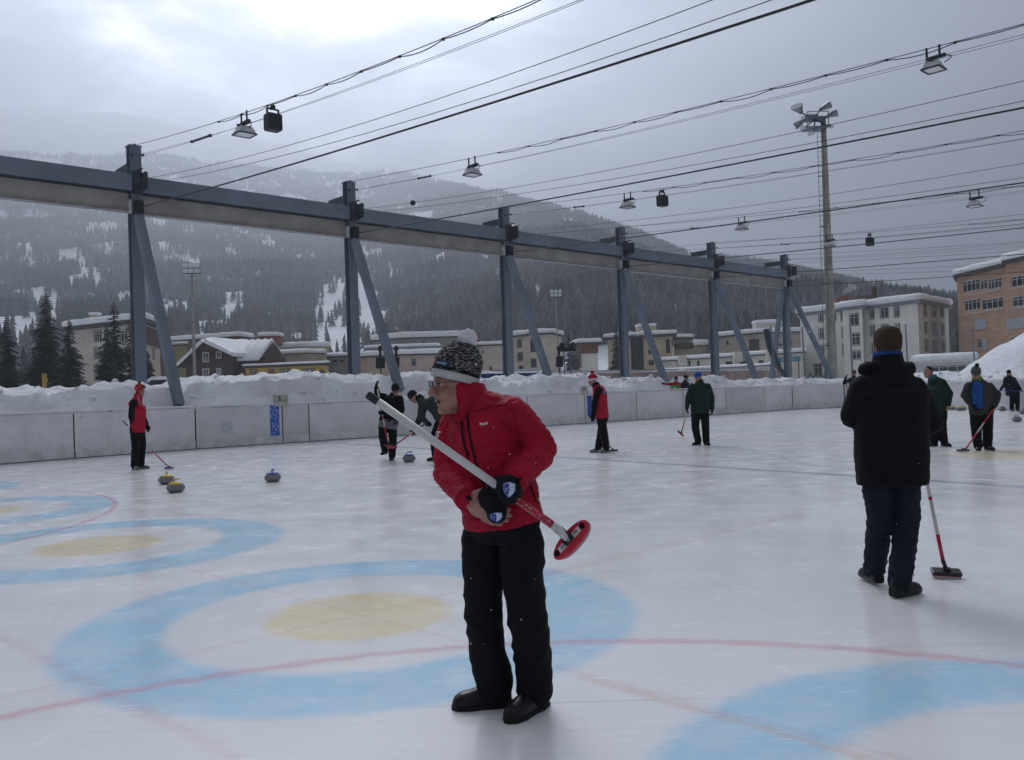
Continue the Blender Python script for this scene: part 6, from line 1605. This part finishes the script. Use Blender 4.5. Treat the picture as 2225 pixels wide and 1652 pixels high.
# ------------------------------------------------------------------ the man in black seen from behind
def back_man():
    Y0 = 5.95; q = lambda x,y,dy=0.: at(C3,x,y,Y0+dy)
    fL = G(*C3(306,1490)); fR = G(*C3(440,1560))
    ov = dict(head=q(356,168,.03),neck=q(357,262,0),shL=q(222,395,0),shR=q(495,400,0),elL=q(160,555,.05),elR=q(595,590,.05),wrL=q(240,590,.30),wrR=q(520,600,.30),chest=q(362,420,0),belly=q(375,640,0),pelvis=q(378,790,0),
      hipL=q(292,900,0),hipR=q(452,900,0),knL=q(312,1120,.04),knR=q(462,1140,.02),anL=np.array([fL[0],fL[1]+.06,.11]),anR=np.array([fR[0]+.0,fR[1]+.04,.10]))
    o,Jt,L = person('man in black jacket and brown cap walking away, seen from behind', (q(380,1500)[0],Y0,0), R(90), 1.80, ov,
      dict(jacket=blackc,trousers=navy,boots=boot_b,gloves=blackc,hat='flat',hatm=felt_br,collar=blackc,hem=.17,hair=False,legg=.84,fold=.005), voxel=.009, headf=unit((.06,1,-.05)), toes=dict(L=(-.05,1,0),R=(.85,.5,0)), girth=1.20)
    # hood roll, blue scarf, grey hair at the neck
    b = MB(); nk = Jt['neck']
    b.tube([nk+np.array([.155*math.cos(a),.02+.085*math.sin(a),-.035+.01*math.sin(a*2)]) for a in [R(180+180*k/16) for k in range(17)]]+[nk+np.array([.155*math.cos(a),.02+.085*math.sin(a),-.035]) for a in [R(180*k/16) for k in range(1,16)]],.045,10); blob('hood', b, blackc, o, .010, 6, creases(.006,14))
    part('scarf', dk('scarf_blue',(.012,.055,.24)), o, lambda z: z.tube([nk+UP*.062+np.array([.080*math.cos(a),.082*math.sin(a)*.9,0]) for a in [2*math.pi*k/20 for k in range(21)]],.020,8,cap=False), smooth=True)
    part('neck_hair', dk('hair_grey',(.12,.10,.09)), o, lambda z: z.ell(L(0,-.055,-.02),(.072,.045,.045),n=14,m=8), smooth=True)
    for (an,td,lift) in ((Jt['anL'],(-.05,1,0),0),(Jt['anR'],(.85,.5,0),0)):       # bootlaces
        p = an+np.array([0,-.02,.06])
        for s in (-1,1): part('lace', blackc, o, lambda z: z.tube([p+np.array([s*.045,0,0]),p+np.array([s*.075,-.01,.02]),p+np.array([s*.085,-.01,-.01]),p+np.array([s*.07,0,-.045])],.003,5))
    # broom trailing on his right
    tp = q(500,560,.32); nk_ = q(664,1365,.36); hd = q(678,1418,.36)
    broom('white and red curling broom with black and red head beside the man in black', tp, nk_, hd, unit((1,-.18,-.05)), unit((-.1,-.35,1)), [(0,.54,shaft_w),(.54,.565,shaft_r),(.565,.80,shaft_w),(.80,.97,shaft_r),(.97,1.,shaft_k)], shaft_k, head_r, L=.205, Wd=.085, r=.0135, round_=False)
    part('bristle_pad', mat('pad_pale',(.5,.47,.47),.95,bump=.8), [x for x in bpy.data.objects if x.name.startswith('curling_broom')][-1], lambda z: z.box(hd-UP*.028,(.18,.07,.016),unit((1,-.18,-.05)),unit((.18,1,0)),UP))
back_man()

# ------------------------------------------------------------------ players farther off
ldown = unit((0,0,-1))
# red vest, trapper hat, facing right
q = lambda x,y,dy=0.: at(C4,x,y,18.8+dy)
ov = dict(head=q(1112,990,.0),neck=q(1098,1040,0),shL=q(1085,1080,.19),shR=q(1062,1085,-.17),elR=q(1045,1190,-.20),wrR=q(1060,1290,-.10),elL=q(1130,1190,.2),wrL=q(1168,1275,.12),chest=q(1095,1130,0),belly=q(1098,1210),pelvis=q(1095,1285))
person('man in red vest and red trapper hat with a blue-headed broom', (G(302,1020)[0],18.8,0), R(-12), 1.74, ov, dict(jacket=red_v,sleeves=blackc,trousers=blackc,boots=shoe_w,gloves=blackc,hat='trapper',hatm=knit_r,bandm=knit_w,furm=fur_b,collar=red_v), toes=dict(L=(1,.1,0),R=(.7,-.7,0)))
hd = G(*C4(1343,1616)); hd[2] = .03; broom('thin broom with blue head and red pad held by man in red vest', q(985,1240,.25), q(1320,1580,.0), hd, (1,.2,0), UP, [(0,.10,shaft_k),(.10,.68,shaft_w),(.68,.93,shaft_r),(.93,1.,head_bl)], head_bl, head_r, L=.19, Wd=.08, r=.013, round_=False)
# sweeper facing us
q = lambda x,y,dy=0.: at(C5,x,y,19.2+dy)
ov = dict(head=q(1262,712,-.05),neck=q(1245,765,0),shR=q(1165,770,0),shL=q(1300,785,0),elR=q(1105,760,-.10),wrR=q(1098,690,-.15),elL=q(1315,890,-.05),wrL=q(1175,905,-.25),chest=q(1235,840,0),belly=q(1210,930),pelvis=q(1200,1000),hipR=q(1155,1030),hipL=q(1235,1030),knR=q(1150,1120,-.1),knL=q(1240,1150,-.02),anR=q(1172,1235,.15),anL=q(1232,1292,0))
ov['anL'][2] = .09
person('sweeper in black jacket and sunglasses with one arm raised on his broom', (q(1210,0)[0],19.2,0), R(-90), 1.76, ov, dict(jacket=blackc,hemm=lgrey,trousers=blackc,boots=boot_b,gloves=blackc,hat='beanie',hatm=knit_b,shades=True,collar=blackc), headf=unit((-.1,-.9,-.35)), toes=dict(L=(0,-1,0),R=(-.3,-1,0)))
hd = q(1200,1190,-.3); broom('red and white broom under the raised hand of the sweeper in sunglasses', q(1100,672,-.17), q(1192,1150,-.3), hd, (1,0,-.1), UP, [(0,.55,shaft_w),(.55,.62,shaft_r),(.62,.75,shaft_w),(.75,1.,shaft_r)], shaft_k, head_r, L=.2, Wd=.08, r=.015, round_=False)
# bent sweeper
q = lambda x,y,dy=0.: at(C5,x,y,18.5+dy)
ov = dict(head=q(1418,772,0),neck=q(1470,785),shR=q(1490,830,.16),shL=q(1500,850,-.16),elR=q(1475,955,.15),elL=q(1490,960,-.15),wrR=q(1425,1055,.05),wrL=q(1530,990,-.1),chest=q(1560,820),belly=q(1625,880),pelvis=q(1665,950),hipR=q(1650,985,.1),hipL=q(1665,985,-.1),knR=q(1590,1130,.1),knL=q(1640,1130,-.1),anR=q(1610,1300,.1),anL=q(1690,1300,-.1))
ov['anR'][2] = .09; ov['anL'][2] = .09
person('sweeper in charcoal jacket and black peaked cap bending low over his broom', (q(1640,0)[0],18.5,0), R(180), 1.76, ov, dict(jacket=charc,trousers=blackc,boots=boot_b,gloves=blackc,hat='beanie',hatm=knit_b,collar=blackc), headf=unit((-.75,-.1,-.65)), headu=unit((-.5,0,.8)))
hd = q(1236,1208,-.1); hd[2] = max(hd[2],.03); broom('red-headed broom reaching to the stone from the bending sweeper', q(1540,990,-.1), q(1275,1175,-.1), hd, (1,0,-.05), UP, [(0,.35,shaft_k),(.35,.5,shaft_r),(.5,.62,shaft_w),(.62,.9,shaft_r),(.9,1,shaft_k)], head_r, head_r, L=.22, Wd=.09, r=.014, round_=False)
# man in red and black, bobble hat, facing left
q = lambda x,y,dy=0.: at(C6,x,y,19.5+dy)
ov = dict(head=q(382,515,0),neck=q(415,570),shR=q(440,600,.18),shL=q(445,610,-.18),elL=q(405,740,-.2),wrL=q(388,880,-.22),elR=q(500,740,.2),wrR=q(520,880,.2),chest=q(455,670),belly=q(465,790),pelvis=q(475,870),hipR=q(490,930,.09),hipL=q(470,930,-.09),knR=q(470,1080,.09),knL=q(500,1080,-.09),anR=q(440,1250,.1),anL=q(525,1265,-.1))
ov['anR'][2] = .09; ov['anL'][2] = .09
person('man in red and black jacket and red bobble hat with white brim', (q(470,0)[0],19.5,0), R(180), 1.78, ov, dict(jacket=red_v,sleeves=blackc,trousers=blackc,boots=shoe_w,gloves=blackc,hat='pompom',hatm=knit_r,bandm=knit_w,pomm=knit_r,collar=blackc), headf=unit((-1,-.15,-.1)), toes=dict(L=(-1,-.3,0),R=(-1,-.1,0)))
pr = bpy.data.objects['person.005'] if 'person.005' in bpy.data.objects else None
hd = q(598,1258,.1); hd[2] = .03; broom('broom with flat black head behind the legs of man in red bobble hat', q(505,880,.22), q(565,1225,.15), hd, (1,-.1,.03), UP, [(0,.3,shaft_w),(.3,.65,shaft_r),(.65,1,shaft_w)], shaft_k, shaft_k, L=.24, Wd=.09, r=.013, round_=False)
# man in dark green jacket and blue cap
q = lambda x,y,dy=0.: at(C6,x,y,20.8+dy)
ov = dict(head=q(1510,480,0),neck=q(1525,535),shR=q(1450,575,0),shL=q(1610,575,0),elR=q(1405,690,.05),wrR=q(1390,800,-.05),elL=q(1655,690,.05),wrL=q(1660,815,0),chest=q(1530,650),belly=q(1530,750),pelvis=q(1530,820),hipR=q(1480,880),hipL=q(1580,880),knR=q(1480,1020,-.05),knL=q(1590,1030,0),anR=q(1510,1180,.05),anL=q(1597,1195,0))
ov['anR'][2] = .10; ov['anL'][2] = .09
person('man in dark green jacket and blue peaked cap strolling across the ice', (q(1540,0)[0],20.8,0), R(-105), 1.82, ov, dict(jacket=dgreen,trousers=blackc,boots=boot_b,gloves=blackc,hat='cap',hatm=cap_bl,collar=dgreen), headf=unit((-.45,-.85,-.2)), toes=dict(L=(.1,-1,0),R=(-.8,-.6,0)))
hd = q(1322,1082,-.1); broom('short white and red broom hanging from the green-jacketed man', q(1388,850,-.08), q(1335,1055,-.1), hd, unit((.7,-.2,-.7)), unit((.6,0,.6)), [(0,.5,shaft_w),(.5,.9,shaft_r),(.9,1,shaft_k)], shaft_k, head_r, L=.2, Wd=.08, r=.014, round_=False)
# man in dark green coat behind the black jacket
q = lambda x,y,dy=0.: at(C3,x,y,18.3+dy)
ov = dict(head=q(578,312,0),neck=q(605,345),shR=q(600,365,.18),shL=q(655,365,-.12),elL=q(698,430,-.12),wrL=q(690,490,-.18),elR=q(585,430,.2),wrR=q(570,480,.15),chest=q(630,400),belly=q(635,455),pelvis=q(635,500),hipR=q(615,525,.05),hipL=q(655,525,-.05),knR=q(610,615,.05),knL=q(655,610,-.05),anR=q(612,708,.0),anL=q(668,708,-.05))
ov['anR'][2] = .09; ov['anL'][2] = .09
person('bareheaded man in dark green coat with teal scarf beyond the black jacket', (q(640,0)[0],18.3,0), R(-165), 1.78, ov, dict(jacket=dgreen,trousers=blackc,boots=boot_b,hat=None,hairm=hair_b,collar=dk('scarf_teal',(.03,.12,.17))), headf=unit((-.85,-.5,-.05)), toes=dict(L=(.2,-1,0),R=(-1,-.2,0)), girth=1.1)
# man in grey jacket open over blue fleece
q = lambda x,y,dy=0.: at(C3,x,y,17.0+dy)
ov = dict(head=q(842,318,-.05),neck=q(850,352),shR=q(805,385),shL=q(915,388),elR=q(780,440,.0),wrR=q(818,490,-.12),elL=q(962,440),wrL=q(945,498,-.12),chest=q(862,410),belly=q(868,465),pelvis=q(872,515),hipR=q(842,545),hipL=q(905,545),knR=q(845,640,-.02),knL=q(908,640),anR=q(855,725,-.05),anL=q(908,735,0))
ov['anR'][2] = .09; ov['anL'][2] = .09
gp,Jt,L = person('man in grey jacket open over bright blue fleece and green-grey bobble hat', (q(880,0)[0],17.0,0), R(-95), 1.74, ov, dict(jacket=greyj,trousers=blackc,boots=boot_b,gloves=blackc,hat='pompom',hatm=knit_g,pomm=knit_b,collar=dk('collar_lime',(.12,.30,.04))), headf=unit((-.15,-.85,-.5)), toes=dict(L=(.1,-1,0),R=(-.5,-1,0)), girth=1.15)
part('fleece_front', blue_f, gp, lambda b: b.rings([[q(x0,y,-.165+dz),q((x0+x1)/2,y,-.185+dz),q(x1,y,-.165+dz),q(x1,y,-.10),q(x0,y,-.10)] for x0,x1,y,dz in ((832,868,360,.05),(822,880,400,.0),(822,880,460,-.01),(824,880,512,-.005))]))
hd = q(772,758,-.3); hd[2] = .03; broom('red broom leaning forward from the man with blue fleece', q(942,510,-.2), q(785,738,-.3), hd, (1,0,0), UP, [(0,.35,shaft_r),(.35,.6,shaft_w),(.6,1.,shaft_r)], shaft_k, pad_g, L=.24, Wd=.09, r=.014, round_=False)
# far player at the end of the ice
q = lambda x,y,dy=0.: at(C3,x,y,34.6+dy)
ov = dict(head=q(1025,318),elR=q(1000,380,.0),elL=q(1070,378),wrR=q(980,405,-.1),wrL=q(1088,405,-.1),shR=q(1007,345),shL=q(1050,345),neck=q(1027,333),chest=q(1030,365),belly=q(1035,400),pelvis=q(1038,425))
person('far player in dark jacket holding a blue stick level across his hips', (G(2197,893)[0],34.6,0), R(-100), 1.74, ov, dict(jacket=navy,trousers=blackc,boots=boot_b,gloves=blackc,hat='beanie',hatm=knit_b), voxel=.02)
tag(MB().tube([q(972,412,-.2),q(1104,414,-.2)],.018,6).build('levelling_stick', blu), 'thin blue stick carried level by the far player', 'stick')
# waving player behind the black jacket
q = lambda x,y,dy=0.: at(C3,x,y,41.+dy)
ov = dict(head=q(172,318),elR=q(115,372),wrR=q(126,338),shR=q(150,350),shL=q(190,350),neck=q(170,338),chest=q(170,372),elL=q(205,395),wrL=q(200,430))
pw = q(172,318)[0]; person('far player in dark blue jacket waving with a raised gloved hand', (pw,41.,0), R(-90), 1.80, ov, dict(jacket=navy,trousers=blackc,boots=boot_b,gloves=blackc,hat='beanie',hatm=charc), voxel=.02)
broom('far red broom standing below the waving hand', q(126,350,-.1), np.array([q(132,400)[0],40.9,.08]), np.array([q(132,400)[0],40.9,.04]), (1,0,0), UP, [(0,.3,shaft_k),(.3,1.,shaft_r)], shaft_k, head_r, r=.02)
# two onlookers behind the boards
q = lambda x,y,dy=0.: at(C6,x,y,40.05+dy)
ov = dict(head=q(1276,500),neck=q(1272,530),shR=q(1235,550),shL=q(1305,550),elR=q(1190,552,-.05),wrR=q(1148,550,-.08),chest=q(1268,575),belly=q(1265,620),pelvis=q(1265,650),elL=q(1318,600),wrL=q(1318,650))
wp,Jt,L = person('onlooker in red jacket with green bib pointing with outstretched arm', (q(1268,0)[0],40.05,.0), R(-90), 1.72, ov, dict(jacket=red_v,trousers=blackc,boots=boot_b,gloves=blackc,hat='beanie',hatm=knit_b,collar=lgrey), voxel=.02)
part('bib', mat('bib_green',(.05,.28,.04),.6), wp, lambda b: b.rings([[q(1222,y,-.19),q(1270,y,-.215),q(1316,y,-.19),q(1316,y,-.12),q(1222,y,-.12)] for y in (562,612,650)]))
text_on('bib_number','2',.22,q(1258,598,-.235),(1,0,0),UP,mat('sign_white',(.75,.78,.80),.5),wp,True)
ov = dict(head=q(1378,488,.6),neck=q(1372,525,.6),shR=q(1345,545,.6),shL=q(1395,545,.6),chest=q(1368,575,.6))
person('onlooker in dark purple coat and black hat next to the green bib', (q(1368,0)[0],40.75,0), R(-20), 1.76, ov, dict(jacket=dk('coat_purple',(.03,.018,.05)),trousers=blackc,boots=boot_b,gloves=blackc,hat='beanie',hatm=knit_b), voxel=.02)
# emblem on the back of the red and black vest
def vest_badge():
    q = lambda x,y,dy=0.: at(C6,x,y,19.5+dy)
    for o_ in bpy.data.objects:
        if o_.get('label','').startswith('man in red and black jacket'):
            part('back_badge', mat('badge_navy',(.03,.03,.16),.5), o_, lambda b: b.lathe(q(510,640,-.21),[(.045,0),(.045,.01)],14,(1,0,0),(0,0,1),(0,-1,0)))
            part('back_badge_ring', knit_w, o_, lambda b: b.tube([q(510,640,-.225)+np.array([.024*math.cos(a),0,.03*math.sin(a)]) for a in [2*math.pi*k/16 for k in range(17)]],.006,5,cap=False))
vest_badge()
# ---- snowflakes drifting in the air (one loose mass)
def flakes():
    b = MB(); rn = random.Random(9)
    for i in range(700):
        Y = 2.2+rn.random()**1.3*26; u = rn.uniform(-60,2285); v = rn.uniform(330,1500); p = D(u,v,Y)
        if p[2] < .05: continue
        s = rn.uniform(.0009,.0022)*(1+.05*Y); b.add([p+np.array(e)*s*rn.uniform(.6,1.3) for e in ((1,0,0),(-1,0,0),(0,1,0),(0,-1,0),(0,0,1),(0,0,-1))],[(0,2,4),(2,1,4),(1,3,4),(3,0,4),(2,0,5),(1,2,5),(3,1,5),(0,3,5)])
    o = b.build('snowflakes', mat('flake_white',(.85,.87,.9),.6)); o['label'] = 'sparse fine snowflakes drifting in the air'; o['category'] = 'snow'; kind(o,'stuff')
flakes()
